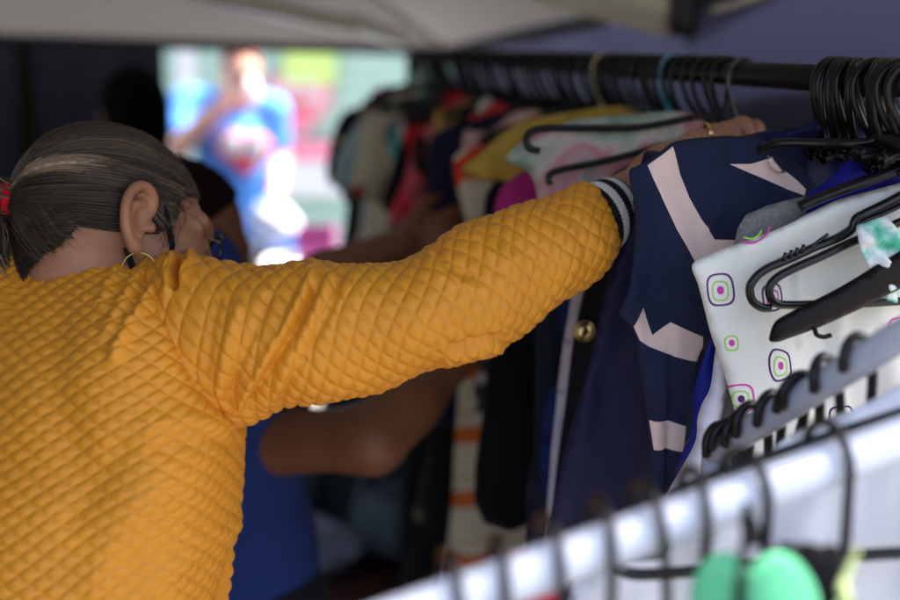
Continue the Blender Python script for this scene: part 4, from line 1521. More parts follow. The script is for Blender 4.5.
def cap_sdf(X):
    q = (X - HC.astype(np.float32)) @ HR.T.astype(np.float32)
    d = smin(sd_ell(q, ECO, ERAD - 0.003), head_sdf(X, True) - 0.0035, 0.01)
    zl = np.interp(q[..., 0], line_xz[:, 0], line_xz[:, 1]).astype(np.float32)
    return np.maximum(d, (zl - q[..., 2]) * 0.7)


rng = np.random.default_rng(2)
cv, cf = surface_net(cap_sdf, HC - 0.15, HC + 0.14, 0.0035)
HV, HF, HT = [cv], [cf], [np.full(len(cv), 0.10)]
nh = len(cv)


def add_strand(pts, r, tone):
    global nh
    v, f = tube(pts, r, 3)
    HV.append(v)
    f = [q for q in f if len(q) == 4]
    HF.append(np.array(f) + nh)
    HT.append(np.full(len(v), tone))
    nh += len(v)


tie_dir = tie_l - ECO
tie_dir = tie_dir / np.linalg.norm(tie_dir)
NST = 2600
for k in range(NST):
    # start on the hairline (both sides) or partway up the scalp
    t = rng.uniform(0, 1)
    side = -1 if rng.random() < 0.75 else 1
    i = t * (len(hl_dir) - 1)
    i0 = min(int(i), len(hl_dir) - 2)
    s0 = hl_dir[i0] * (1 - i + i0) + hl_dir[i0 + 1] * (i - i0)
    s0 = np.array([s0[0], s0[1] * (1 if side < 0 else -1), s0[2]])
    s0 = s0 / np.linalg.norm(s0)
    s0 = s0 + rng.normal(0, 0.05, 3) + np.array([-0.03, 0, abs(rng.normal(0, 0.10))])
    s0 /= np.linalg.norm(s0)
    ca_ = np.clip(s0 @ tie_dir, -1, 1)
    om = math.acos(ca_)
    tt = np.linspace(0 if rng.random() < 0.7 else rng.uniform(0, 0.4), 1, 13)
    dirs = (np.sin((1 - tt) * om)[:, None] * s0 + np.sin(tt * om)[:, None] * tie_dir) / math.sin(om + 1e-6)
    # combed hair arches over the crown instead of going straight
    dirs = dirs + (np.sin(tt * np.pi) * (0.10 if s0[2] > 0 else -0.03))[:, None] * np.array([0, 0, 1.0])
    lift = 0.0005 + rng.uniform(0, 0.0045) * np.sin(np.pi * np.clip(tt * 1.1, 0, 1)) + 0.0008
    p = scalp(dirs, np.broadcast_to(lift, tt.shape)[:, None])
    wgt = np.clip((tt - 0.72) / 0.28, 0, 1)[:, None] ** 1.6
    p = p * (1 - wgt) + (tie_l + rng.normal(0, 0.0035, 3)) * wgt
    up_ = np.clip((s0[2] + 0.15) * 1.6, 0, 1)
    front = np.clip(s0[0], 0, 1)
    tone = np.clip((0.26 + 0.62 * up_ * rng.beta(1.5, 1.5) + (0.35 if rng.random() < 0.2 * up_ else 0)) - 0.20 * front, 0.02, 1)
    if s0[2] < 0.05 or (s0[0] > 0.3 and s0[2] < 0.62):
        tone *= 0.30
    add_strand(to_world(p), rng.uniform(0.0004, 0.0008) * (1 - 0.3 * tt), tone)
# near side: strands laid on the scalp along curves read in side view, from the hairline and the under-hair to the tie
def on_scalp(xz, lift):
    n = len(xz)
    lo_, hi_ = np.full(n, -0.13), np.full(n, 0.0)

    def val(y):
        L = np.stack([xz[:, 0], y, xz[:, 1]], 1)
        return np.minimum(sd_ell(L, ECO, ERAD - 0.003), head_sdf(to_world(L), True) - 0.0035) - lift
    ok = val(hi_) < 0
    for _ in range(16):
        m_ = (lo_ + hi_) / 2
        inn = val(m_) < 0
        hi_ = np.where(inn, m_, hi_)
        lo_ = np.where(inn, lo_, m_)
    return np.stack([xz[:, 0], hi_, xz[:, 1]], 1), ok


paths, tones = [], []
tie_px = np.array([20.0, 199.0])
for k in range(2300):
    u = rng.random()
    if u < 0.45:      # under-hair from the nape line
        a = spline(hl_px[11:], 40)[rng.integers(0, 40)] + rng.normal(0, 2.5, 2) + [-2, -2]
        mid = a * 0.45 + tie_px * 0.55 + [0, 6 + 10 * rng.random()]
        tone = 0.03 + 0.10 * rng.random() ** 3
    elif u < 0.70:    # from in front of the ear and the temple, up over the ear
        a = spline(hl_px[2:10], 40)[rng.integers(0, 40)] + rng.normal(0, 2.5, 2) + [-1, -3]
        mid = np.array([rng.uniform(95, 120), rng.uniform(160, 186)])
        tone = 0.03 + 0.30 * rng.random() ** 2 + (0.3 if rng.random() < 0.08 else 0)
    else:             # upper side
        a = np.array([rng.uniform(120, 195), rng.uniform(150, 182)])
        mid = np.array([rng.uniform(75, 110), a[1] - rng.uniform(0, 18)])
        tone = (0.30 if a[0] < 150 else 0.06) + (0.5 if a[0] < 150 else 0.25) * (0.5 + 0.5 * math.sin(a[1] * 0.9 + 2.2 * math.sin(a[1] * 0.31))) * rng.random() + (0.28 if rng.random() < 0.14 else 0)
    pth = spline([a, mid, tie_px + rng.normal(0, 2.5, 2)], 14)
    pth[:, 1] += np.sin(np.linspace(0, 1, 14) * rng.uniform(4, 11) + rng.uniform(0, 6)) * rng.uniform(0.2, 2.0) * np.sin(np.linspace(0, np.pi, 14))
    paths.append(pth)
    tones.append(tone)
allp = np.concatenate(paths)
o_ = (CAM - HC) @ HR.T
dv_ = ((FWD + RGT * ((allp[:, :1] - 450) / FPX) + UPV * ((300 - allp[:, 1:]) / FPX))) @ HR.T
L3 = o_ + dv_ * ((-0.066 - o_[1]) / dv_[:, 1])[:, None]
srf, okk = on_scalp(L3[:, [0, 2]], 0.0006 + np.repeat(rng.uniform(0, 0.0026, len(paths)), 14))
srf = srf.reshape(-1, 14, 3)
okk = okk.reshape(-1, 14)
for k in range(len(paths)):
    q = srf[k][okk[k]]
    if len(q) < 6:
        continue
    w = np.clip((np.linspace(0, 1, len(q)) - 0.78) / 0.22, 0, 1)[:, None] ** 1.5
    q = q * (1 - w) + (tie_l + rng.normal(0, 0.003, 3)) * w
    add_strand(to_world(q), rng.uniform(0.00035, 0.0007), tones[k])
# loose wisps at the temple and along the nape
for k in range(22):
    a = hs[rng.integers(3, 9)] + np.array([rng.normal(0, 0.003), -0.002, 0.004 + rng.normal(0, 0.003)])
    q = np.array([a, a + [0.003, -0.004, -0.006], a + [0.005 + rng.normal(0, 0.003), -0.003, -0.014], a + [0.001 + rng.normal(0, 0.004), -0.001, -0.022 - rng.uniform(0, 0.008)]])
    add_strand(to_world(spline(q, 14)), 0.00028, 0.05)
for k in range(130):
    a = hs[rng.integers(13, 18)] + np.array([rng.normal(0.004, 0.006), 0.004 + rng.normal(0, 0.003), -0.002 + rng.normal(0, 0.005)])
    q = np.array([a, a + [-0.012, 0.002, 0.010], a + [-0.03, 0.006, 0.03]])
    add_strand(to_world(spline(q, 10)), 0.00015, 0.10)
for k in range(0):     # flyaways on the crown
    s0 = unit(rng.normal(0, 1, 3) * [0.7, 0.5, 0.2] + [-0.1, -0.2, 1])
    p0 = scalp(s0[None])[0]
    q = np.array([p0, p0 + [-0.015, 0, 0.002 + rng.uniform(0, 0.003)], p0 + [-0.03, rng.normal(0, 0.004), -0.001 + rng.uniform(-0.004, 0.003)]])
    add_strand(to_world(spline(q, 9)), 0.00025, 0.35)
# ponytail, dropping over the back just at the picture's edge
for k in range(1000):
    o_ = rng.normal(0, 1, 3)
    a = TIE + o_ * 0.005
    c1 = TIE + np.array([-0.030, -0.002, 0.004]) + o_ * 0.008
    c2 = TIE + np.array([-0.040 + 0.010 * rng.normal(), -0.014, -0.040]) + o_ * 0.010
    c3 = TIE + np.array([-0.022 + 0.012 * rng.normal(), -0.030, -0.095]) + o_ * 0.008
    c4 = TIE + np.array([-0.022 + 0.012 * rng.normal(), -0.040, -0.165 - rng.uniform(0, 0.05)])
    add_strand(spline([a, c1, c2, c3, c4], 18), rng.uniform(0.0006, 0.0012), np.clip(rng.beta(1.3, 4) * 0.8, 0.02, 0.8))
mk('hair', np.concatenate(HV), np.concatenate(HF), M_hair, woman, tone=np.concatenate(HT))

# scrunchie
M_red2 = cloth_mat('red_elastic', (0.62, 0.008, 0.025), rough=0.55)
taxis = -unit(np.array([1.0, 0.1, -0.12])) if True else unit(TIE - to_world(scalp(tie_dir[None])[0]) + np.array([-0.02, -0.004, 0.0]))
tu = unit(np.cross(taxis, [0, 1, 0]))
tw = np.cross(taxis, tu)
gg = Geo()
for k in range(7):
    off = (k - 3) * 0.0026
    gg.add(*tube([TIE + taxis * (off + 0.0012 * math.sin(3 * a + k)) + (tu * math.cos(a) + tw * math.sin(a)) * (0.0145 + 0.0010 * math.sin(2 * a + k * 1.7)) for a in np.linspace(0, 6.283, 40, endpoint=False)], 0.0024, 8, closed=True))
gg.build('hair_tie', M_red2, woman)

# mask, glasses, earring, ring, chain
M_maskb = cloth_mat('black_mask', (0.008, 0.008, 0.009))
strap = spline(to_world(np.array([(0.020, -0.0745, 0.030), (0.030, -0.0750, 0.010), (0.040, -0.0725, -0.014), (0.050, -0.066, -0.040), (0.060, -0.056, -0.060)])), 30)
strap2 = spline(to_world(np.array([(-0.006, -0.0765, -0.030), (0.004, -0.0730, -0.046), (0.018, -0.0680, -0.062), (0.036, -0.0600, -0.078), (0.052, -0.050, -0.088)])), 30)


def mask_v():
    n, mth = 16, 26
    V, F = [], []
    for j in range(n):
        z = 0.0 - 0.108 * j / (n - 1) - 0.012
        for i in range(mth):
            a = (i / (mth - 1) * 2 - 1)
            bul = (1 - a * a)
            V.append((0.052 + 0.070 * bul * (0.9 - 0.25 * (j / n)) - 0.010 * (j / n) ** 2 + 0.004, a * (0.066 - 0.012 * (j / n)), z + 0.012 * bul * (1 - 2 * j / (n - 1)) * 0.8))
    for j in range(n - 1):
        for i in range(mth - 1):
            F.append([j * mth + i, j * mth + i + 1, (j + 1) * mth + i + 1, (j + 1) * mth + i])
    V = np.array(V)
    W2 = V * 0.985
    F2 = F + [[k + len(V) for k in q[::-1]] for q in F]
    return to_world(np.vstack([V, W2])), F2


msk = mk('face_mask', *mask_v(), M_maskb, woman)
mk('ear_loop', *tube(strap, 0.0034, 10, flat=0.30, up=hf), M_maskb, msk)
mk('ear_loop', *tube(strap2, 0.0034, 10, flat=0.30, up=hf), M_maskb, msk)
M_gold = mat('gold', (0.62, 0.43, 0.16), 0.25, metal=1.0, var=0.1, scale=100)
ec = to_world(np.array([0.010, -0.0800, -0.052]))
mk('earring', *tube([ec + (hf * math.cos(a) * 0.0175 + hu * math.sin(a) * 0.0195) + (-hl) * 0.002 * math.cos(a) for a in np.linspace(0, 6.283, 48, endpoint=False)], 0.0009, 8, closed=True), M_gold, woman)
def on_skin(xz, out):
    n = len(xz)
    a, b_ = np.full(n, -0.13), np.zeros(n)
    for _ in range(16):
        m_ = (a + b_) / 2
        inn = head_sdf(to_world(np.stack([xz[:, 0], m_, xz[:, 1]], 1)), True) < out
        b_ = np.where(inn, m_, b_)
        a = np.where(inn, a, m_)
    return np.stack([xz[:, 0], b_, xz[:, 1]], 1)


gl = root('glasses', tuple(HC), None, None)
gl.parent = woman
gl.location = tuple(HC - np.array(woman.location))
M_clear = mat('amber_clear_plastic', (0.30, 0.14, 0.08), 0.3)
M_frame = mat('black_frame', (0.010, 0.010, 0.010), 0.25)
for s in (-1, 1):
    ctr = np.array([0.101, s * 0.031, 0.000])
    mk('rim', *tube(to_world(np.array([ctr + [-0.004 * abs(math.cos(a)), 0.024 * math.cos(a), 0.021 * math.sin(a)] for a in np.linspace(0, 6.283, 40, endpoint=False)])), 0.0019, 8, closed=True), M_frame, gl)
    tl = on_skin(spline([(0.082, 0.013), (0.070, 0.022), (0.055, 0.030), (0.02, 0.034), (-0.008, 0.026)], 30), 0.0018)
    tl = np.vstack([[[0.097, -0.054, 0.008]], tl]) * [1, -s, 1]
    mk('temple', *tube(to_world(spline(tl, 60)), 0.0008, 8), M_clear, gl)
rc = P(708, 134, 1.316)
rd_ = unit(P(733, 134, 1.318) - P(697, 139, 1.315))
ru = unit(np.cross(rd_, FWD))
rw = np.cross(rd_, ru)
mk('ring', *tube([rc + (ru * math.cos(a) + rw * math.sin(a)) * 0.0112 for a in np.linspace(0, 6.283, 44, endpoint=False)], 0.0026, 10, closed=True, flat=0.45, up=rd_), M_gold, woman)
nk = [NECK + np.array([0, 0, 0.066]) + t_rgt * 0.070 * math.cos(a) + t_fwd * (0.062 * math.sin(a) + 0.010) for a in np.linspace(0, 6.283, 60, endpoint=False)]
mk('necklace', *tube(nk, 0.0010, 6, closed=True), M_gold, woman)

# ------------------------------------------------------------------ the second browser: brown arms, blue shirt, beyond the yellow sleeve
M_brown = mat('brown_skin', (0.20, 0.080, 0.036), 0.5, var=0.12, scale=20, bump=0.2, bscale=500, sss=0.08, spec=0.4)
M_blue = cloth_mat('blue_polo', (0.022, 0.045, 0.19), var=0.12)
E1, A1, W1 = P(372, 440, 1.72), P(232, 442, 1.80), P(478, 335, 1.82)
FA0, FA1 = P(325, 275, 2.02), P(402, 243, 2.06)
B2 = np.array([P(205, 440, 1.86)[0], P(205, 440, 1.86)[1], 0])
b_r = unit([0.80, -0.6, 0])
b_f = unit([0.6, 0.80, 0])
HD2 = P(179, 246, 1.86)


def fingers(X, d, wr, fw, sd_, up, n=4, ln=0.075, r=0.0085, curl=0.5):
    """Four fingers and a thumb on a palm that starts at wr and runs along fw."""
    d = smin(d, sd_ell(X, wr + fw * 0.045, (0.048, 0.038, 0.016), np.stack([fw, sd_, up])), 0.015)
    for k in range(n):
        b0 = wr + fw * 0.078 + sd_ * (0.027 - 0.018 * k)
        l = ln * (0.86, 1.0, 0.97, 0.78)[k]
        b1 = b0 + fw * l * 0.5 - up * l * 0.12 * curl
        b2 = b1 + fw * l * 0.42 - up * l * 0.55 * curl
        d = smin(d, smin(sd_cap(X, b0, b1, r * 1.05, r), sd_cap(X, b1, b2, r, r * 0.8), 0.004), 0.006)
    t1 = wr + fw * 0.030 + sd_ * 0.034
    return smin(d, smin(sd_cap(X, t1, t1 + fw * 0.03 + sd_ * 0.022 - up * 0.01, 0.012, 0.010), sd_cap(X, t1 + fw * 0.03 + sd_ * 0.022 - up * 0.01, t1 + fw * 0.060 + sd_ * 0.024 - up * 0.02, 0.010, 0.008), 0.004), 0.01)


def head_simple(q, s=1.0):
    d = sd_ell(q, (-0.01 * s, 0, 0.03 * s), (0.096 * s, 0.075 * s, 0.09 * s))
    d = smin(d, sd_ell(q, (0.04 * s, 0, -0.035 * s), (0.056 * s, 0.057 * s, 0.085 * s)), 0.03)
    d = smin(d, sd_cap(q, (0.094 * s, 0, 0.014 * s), (0.116 * s, 0, -0.032 * s), 0.008 * s, 0.014 * s), 0.012)
    for k in (-1, 1):
        d = smin(d, sd_cap(q, (0.088 * s, k * 0.012 * s, 0.03 * s), (0.07 * s, k * 0.048 * s, 0.026 * s), 0.012 * s), 0.015)
        d = smax(d, -(np.linalg.norm(q - np.array([0.102, k * 0.032, 0.006]) * s, axis=-1) - 0.014 * s), 0.012)
        d = smin(d, np.linalg.norm(q - np.array([0.081, k * 0.031, 0.006]) * s, axis=-1) - 0.0125 * s, 0.004)
        d = smin(d, sd_ell(q, (-0.008 * s, k * 0.080 * s, 0.002), (0.02 * s, 0.008 * s, 0.034 * s)), 0.008)
    d = smin(d, sd_cap(q, (0.092 * s, -0.018 * s, -0.068 * s), (0.092 * s, 0.018 * s, -0.068 * s), 0.008 * s), 0.008)
    return smin(d, np.linalg.norm(q - np.array([0.078, 0, -0.108]) * s, axis=-1) - 0.02 * s, 0.02)


def frame_of(f, up=(0, 0, 1)):
    f = unit(f)
    u = np.asarray(up, float)
    u = unit(u - f * (u @ f))
    return np.stack([f, np.cross(u, f), u])


HF2 = frame_of([0.88, 0.20, -0.32])


def legs_sdf(X, base, r_, f_, hip, k=1.0):
    d = sd_ell(X, base + ZUP * hip, (0.17 * k, 0.13 * k, 0.13 * k))
    for s in (-1, 1):
        h = base + r_ * 0.09 * s + ZUP * hip * 0.98
        kn = base + r_ * 0.10 * s + f_ * 0.02 + ZUP * hip * 0.53
        an = base + r_ * 0.11 * s + ZUP * 0.09
        for t in (sd_cap(X, h, kn, 0.085 * k, 0.056 * k), sd_cap(X, kn, an, 0.056 * k, 0.037 * k), sd_cap(X, an, base + r_ * 0.12 * s + f_ * 0.15 + ZUP * 0.03, 0.036 * k, 0.026 * k)):
            d = smin(d, t, 0.03)
    return d


def trousers_sdf(X, base, r_, f_, hip, k=1.0):
    d = sd_ell(X, base + ZUP * hip, (0.185 * k, 0.15 * k, 0.14 * k))
    for s in (-1, 1):
        h = base + r_ * 0.09 * s + ZUP * hip * 0.98
        kn = base + r_ * 0.10 * s + f_ * 0.02 + ZUP * hip * 0.53
        an = base + r_ * 0.11 * s + ZUP * 0.10
        d = smin(d, smin(sd_cap(X, h, kn, 0.10 * k, 0.075 * k), sd_cap(X, kn, an, 0.075 * k, 0.062 * k), 0.03), 0.04)
    return d


def p2_sdf(X):
    q = (X - HD2) @ HF2.T
    d = head_simple(q)
    d = smin(d, sd_cap(X, HD2 - HF2[2] * 0.06, B2 + ZUP * 1.34, 0.052, 0.062), 0.03)
    d = smin(d, sd_cap(X, B2 + ZUP * 1.22, B2 + ZUP * 0.86, 0.12, 0.125), 0.08)
    shr, shl_ = A1, P(150, 400, 2.05)
    d = smin(d, sd_cap(X, shr, shl_, 0.055), 0.06)
    d = smin(d, sd_cap(X, shr, E1, 0.052, 0.041), 0.04)
    d = smin(d, sd_cap(X, E1, E1 + (W1 - E1) * 0.35, 0.040, 0.040), 0.04)
    d = smin(d, sd_cap(X, E1 + (W1 - E1) * 0.3, W1, 0.040, 0.027), 0.03)
    fw = unit(W1 - E1)
    sd_ = unit(np.cross(fw, FWD))
    d = fingers(X, d, W1, fw, sd_, np.cross(sd_, fw))
    d = smin(d, sd_cap(X, shl_, FA0, 0.046, 0.038), 0.04)
    d = smin(d, sd_cap(X, FA0, FA1, 0.038, 0.027), 0.02)
    fw = unit(P(436, 232, 2.08) - FA1)
    sd_ = unit(ZUP - fw * fw[2])
    d = fingers(X, d, FA1, fw, sd_, unit(-FWD), curl=0.2, ln=0.065)
    return smin(d, legs_sdf(X, B2, b_r, b_f, 0.84), 0.04)


v, f = surface_net(p2_sdf, B2 + [-0.36, -0.35, 0.0], B2 + [0.62, 0.52, 1.62], 0.0095)
second = mk('person', v, f, M_brown)
tag(second, 'person in a blue polo shirt beyond the woman, both arms out to the clothes', 'person')


def polo_sdf(X):
    d = sd_cap(X, B2 + ZUP * 1.20 , B2 + ZUP * 0.78, 0.150, 0.165)
    shl_ = P(150, 400, 2.05)
    d = smin(d, sd_cap(X, A1, shl_, 0.080, 0.072), 0.06)
    d = smin(d, sd_cap(X, A1, A1 + (E1 - A1) * 0.08, 0.074, 0.066), 0.03)
    d = smin(d, sd_cap(X, shl_, shl_ + (FA0 - shl_) * 0.3, 0.068, 0.06), 0.03)
    return np.maximum(smin(d, sd_cap(X, B2 + ZUP * 1.20, B2 + ZUP * 1.36, 0.10, 0.070), 0.04), 0.80 - X[..., 2])


v, f = surface_net(polo_sdf, B2 + [-0.40, -0.34, 0.7], B2 + [0.40, 0.45, 1.48], 0.010)
v = v + np.stack([0.006 * np.sin(v[:, 2] * 26 + v[:, 0] * 18), 0.006 * np.sin(v[:, 2] * 31 + v[:, 0] * 9), 0 * v[:, 0]], 1)
mk('shirt', v, f, M_blue, second)
ca = A1 + (E1 - A1) * 0.12
ax_ = unit(E1 - A1)
u_ = unit(np.cross(ax_, ZUP))
w_ = np.cross(ax_, u_)
mk('sleeve_hem', *tube([ca + (u_ * math.cos(a) + w_ * math.sin(a)) * 0.066 for a in np.linspace(0, 6.283, 40, endpoint=False)], 0.008, 8, closed=True, flat=0.6), cloth_mat('pale_blue_hem', (0.07, 0.15, 0.42)), second)
v, f = surface_net(lambda X: trousers_sdf(X, B2, b_r, b_f, 0.84), B2 + [-0.35, -0.35, 0.02], B2 + [0.35, 0.35, 1.02], 0.015)
mk('trousers', v, f, cloth_mat('black_jeans', (0.015, 0.016, 0.022)), second)


def hair2(X):
    q = (X - HD2) @ HF2.T
    d = sd_ell(q, (-0.014, 0, 0.034), (0.104, 0.083, 0.096))
    return smax(d, (q - np.array([0.030, 0, 0.060])) @ unit([0.75, 0, -0.65]), 0.01)


v, f = surface_net(hair2, HD2 - 0.15, HD2 + 0.15, 0.006)
nz_ = np.sin(v[:, 0] * 300) * np.sin(v[:, 1] * 280) * np.sin(v[:, 2] * 310)
mk('hair', v + unit([0, 0, 1]) * (nz_ * 0.004)[:, None], f, mat('black_curls', (0.010, 0.005, 0.004), 0.85, spec=0.08, bump=1.0, bscale=200), second)


def mask2(X):
    q = (X - HD2) @ HF2.T
    d = sd_ell(q, (0.046, 0, -0.050), (0.066, 0.064, 0.066))
    return smax(smax(d, -(q[..., 0] - 0.045), 0.006), -sd_ell(q, (0.040, 0, -0.045), (0.062, 0.060, 0.075)), 0.004)


v, f = surface_net(mask2, HD2 - 0.16, HD2 + 0.16, 0.005)
mk('face_mask', v, f, mat('pale_mask', (0.5, 0.5, 0.48), 0.8), second)

# ------------------------------------------------------------------ the man in the sun
M_man = mat('fair_brown_skin', (0.46, 0.25, 0.17), 0.55, var=0.08, scale=12)
M_sky_shirt = cloth_mat('bright_blue_tee', (0.075, 0.24, 0.62), var=0.06)
MB = np.array([P(236, 150, 5.2)[0], P(236, 150, 5.2)[1], 0])
HM = P(241, 72, 5.15)
HFM = frame_of([0.30, -1.0, -0.15])
mr, mf = np.array([-1.0, 0, 0]), np.array([0, -1.0, 0])
sR, eR, wR = P(190, 106, 5.2), P(179, 146, 5.05), P(226, 102, 4.98)
sL, eL, wL = P(270, 112, 5.2), P(279, 160, 5.25), P(275, 196, 5.05)


def man_sdf(X):
    d = head_simple((X - HM) @ HFM.T)
    d = smin(d, sd_cap(X, HM - ZUP * 0.07, MB + ZUP * 1.42, 0.055, 0.065), 0.03)
    d = smin(d, sd_cap(X, MB + ZUP * 1.3, MB + ZUP * 0.95, 0.15, 0.14), 0.06)
    d = smin(d, sd_cap(X, sR, sL, 0.07), 0.06)
    for s_, e_, w_, t_ in ((sR, eR, wR, P(238, 82, 4.98)), (sL, eL, wL, P(272, 206, 4.95))):
        d = smin(d, sd_cap(X, s_, e_, 0.058, 0.046), 0.03)
        d = smin(d, sd_cap(X, e_, w_, 0.045, 0.032), 0.02)
        fw = unit(t_ - w_)
        sd_ = unit(np.cross(fw, [0.2, 1, 0.1]))
        d = fingers(X, d, w_, fw, sd_, unit(np.cross(sd_, fw)), r=0.0095, curl=0.8)
    return smin(d, legs_sdf(X, MB, mr, mf, 0.90), 0.04)


v, f = surface_net(man_sdf, MB + [-0.45, -0.42, 0], MB + [0.45, 0.32, 1.85], 0.013)
man = mk('person', v, f, M_man)
tag(man, 'man in a bright blue T-shirt standing in the sun, hand at his face', 'person')


def tee_sdf(X):
    d = sd_cap(X, MB + ZUP * 1.32, MB + ZUP * 0.98, 0.165, 0.158)
    d = smin(d, sd_cap(X, sR, sL, 0.080), 0.07)
    d = smin(d, sd_cap(X, sR, sR + (eR - sR) * 0.72, 0.084, 0.074), 0.03)
    d = smin(d, sd_cap(X, sL, sL + (eL - sL) * 0.6, 0.074, 0.066), 0.03)
    return np.maximum(d, 0.92 - X[..., 2])


v, f = surface_net(tee_sdf, MB + [-0.45, -0.36, 0.85], MB + [0.45, 0.33, 1.62], 0.014)
tee = mk('shirt', v, f, M_sky_shirt, man)
lo_ = P(243, 150, 4.975)
for dx, dz, r_, m_, nm in ((-0.047, 0.015, 0.062, M_red, 'print'), (0.047, 0.0, 0.066, M_red, 'print'), (-0.045, 0.018, 0.044, M_white, 'print'), (0.050, 0.004, 0.046, M_white, 'print'), (0.004, -0.062, 0.036, M_red, 'print')):
    c0 = lo_ + np.array([dx, 0.0, dz])
    mk(nm, *lathe(c0 + np.array([0, 0.006 - (0.008 if m_ is M_white else 0), 0]), [0, -1, 0], [(r_, -0.03), (r_, 0.0), (r_ * 0.96, 0.003), (0.001, 0.004)]), m_, tee)
v, f = surface_net(lambda X: trousers_sdf(X, MB, mr, mf, 0.90, 1.05), MB + [-0.35, -0.35, 0.02], MB + [0.35, 0.35, 1.1], 0.018)
mk('trousers', v, f, cloth_mat('khaki_trousers', (0.22, 0.16, 0.11)), man)


def mask3(X):
    q = (X - HM) @ HFM.T
    d = sd_ell(q, (0.050, 0, -0.050), (0.072, 0.066, 0.066))
    return smax(smax(d, -(q[..., 0] - 0.045), 0.006), -sd_ell(q, (0.040, 0, -0.045), (0.066, 0.060, 0.075)), 0.004)


v, f = surface_net(mask3, HM - 0.17, HM + 0.17, 0.007)
mk('face_mask', v, f, M_white, man)


def hair3(X):
    q = (X - HM) @ HFM.T
    d = sd_ell(q, (-0.014, 0, 0.036), (0.103, 0.082, 0.096))
    return smax(d, (q - np.array([0.055, 0, 0.060])) @ unit([0.8, 0, -0.6]), 0.01)


v, f = surface_net(hair3, HM - 0.16, HM + 0.16, 0.008)
mk('hair', v, f, mat('reddish_brown_hair', (0.16, 0.045, 0.03), 0.6, bump=0.8, bscale=300), man)

# plastic bag in his hand, magenta crate by the racks
bag_c = P(272, 216, 4.93)


def bag_sdf(X):
    q = X - bag_c
    d = sd_ell(q, (0, 0, -0.06), (0.115, 0.07, 0.12))
    d = smin(d, sd_cap(q, (-0.03, 0, 0.04), (0.01, 0, 0.085), 0.020, 0.012), 0.04)
    return d + 0.008 * np.sin(q[..., 0] * 70 + q[..., 2] * 40) * np.sin(q[..., 2] * 60)


v, f = surface_net(bag_sdf, bag_c - 0.22, bag_c + 0.16, 0.009)
bagm = ramp_mat('bag_print', [(0.42, (0.10, 0.25, 0.7)), (0.52, (0.42, 0.47, 0.58)), (0.6, (0.50, 0.50, 0.52))], 'noise', 6)
o = mk('plastic_bag', v, f, bagm, uv=np.stack([v[:, 0], v[:, 2]], 1))
tag(o, 'white and blue plastic bag held low by the man in blue', 'bag')


def crate(name, c_, hx, hy, hz, m_, label, rot=0.0):
    r = root(name, (c_[0], c_[1], c_[2]), label, 'crate')
    ax = np.array([math.cos(rot), math.sin(rot), 0])
    ay = np.array([-math.sin(rot), math.cos(rot), 0])
    t = 0.008
    mk('base', *box(c_ + ZUP * t, ax * hx, ay * hy, ZUP * t), m_, r, smooth=False)
    for s in (-1, 1):
        for k in range(3):
            zc = 0.02 + hz * 2 * (k + 0.5) / 3
            mk('slat', *box(c_ + ax * s * (hx - t) + ZUP * zc, ax * t * 0.6, ay * (hy - 0.002), ZUP * hz / 3 * 0.78), m_, r, smooth=False)
            mk('slat', *box(c_ + ay * s * (hy - t) + ZUP * zc, ax * (hx - 0.012), ay * t * 0.6, ZUP * hz / 3 * 0.78), m_, r, smooth=False)
        for s2 in (-1, 1):
            mk('corner_post', *box(c_ + ax * s * (hx - 0.02) + ay * s2 * (hy - 0.02) + ZUP * (hz + 0.015), ax * 0.010, ay * 0.010, ZUP * (hz + 0.006)), m_, r, smooth=False)
    return r


def table(name, c_, hx, hy, h, label, m_, rot=0.0):
    r = root(name, (c_[0], c_[1], 0), label, 'table')
    ax = np.array([math.cos(rot), math.sin(rot), 0])
    ay = np.array([-math.sin(rot), math.cos(rot), 0])
    c0 = np.array([c_[0], c_[1], 0.0])
    mk('table_top', *box(c0 + ZUP * (h - 0.015), ax * hx, ay * hy, ZUP * 0.015), m_, r, smooth=False)
    mk('apron', *box(c0 + ZUP * (h - 0.07) - ay * (hy - 0.03), ax * (hx - 0.05), ay * 0.01, ZUP * 0.04), m_, r, smooth=False)
    for s in (-1, 1):
        for s2 in (-1, 1):
            mk('leg', *box(c0 + ax * s * (hx - 0.04) + ay * s2 * (hy - 0.04) + ZUP * (h - 0.03) / 2, ax * 0.02, ay * 0.02, ZUP * (h - 0.03) / 2), m_, r, smooth=False)
    return r


M_darkwood = mat('dark_red_wood', (0.06, 0.018, 0.010), 0.6, var=0.3, scale=12)
tb = P(322, 560, 2.85)
table('low_table', tb, 0.34, 0.24, tb[2], 'low dark wooden table beneath the far end of the clothes rail', M_darkwood, 0.1)


def bundle(name, c_, rx, ry, rz, m_, label, cat, seed, uvm=False):
    def sdf(X):
        q = X - (c_ + ZUP * rz)
        d = sd_ell(q, (0, 0, 0), (rx, ry, rz))
        d = smax(d, -(q[..., 2] + rz * 0.9), 0.01)
        return d + 0.010 * np.sin(q[..., 0] * 47 + seed) * np.sin(q[..., 1] * 53 + seed * 2) + 0.009 * np.sin(q[..., 2] * 61 + q[..., 0] * 25 + seed)
    m3 = max(rx, ry, rz) + 0.04
    v, f = surface_net(sdf, c_ + ZUP * rz - m3, c_ + ZUP * rz + m3, 0.010)
    v[:, 2] = np.maximum(v[:, 2], c_[2])
    o = mk(name, v, f, m_, uv=np.stack([v[:, 0], v[:, 2]], 1) if uvm else None)
    return tag(o, label, cat)


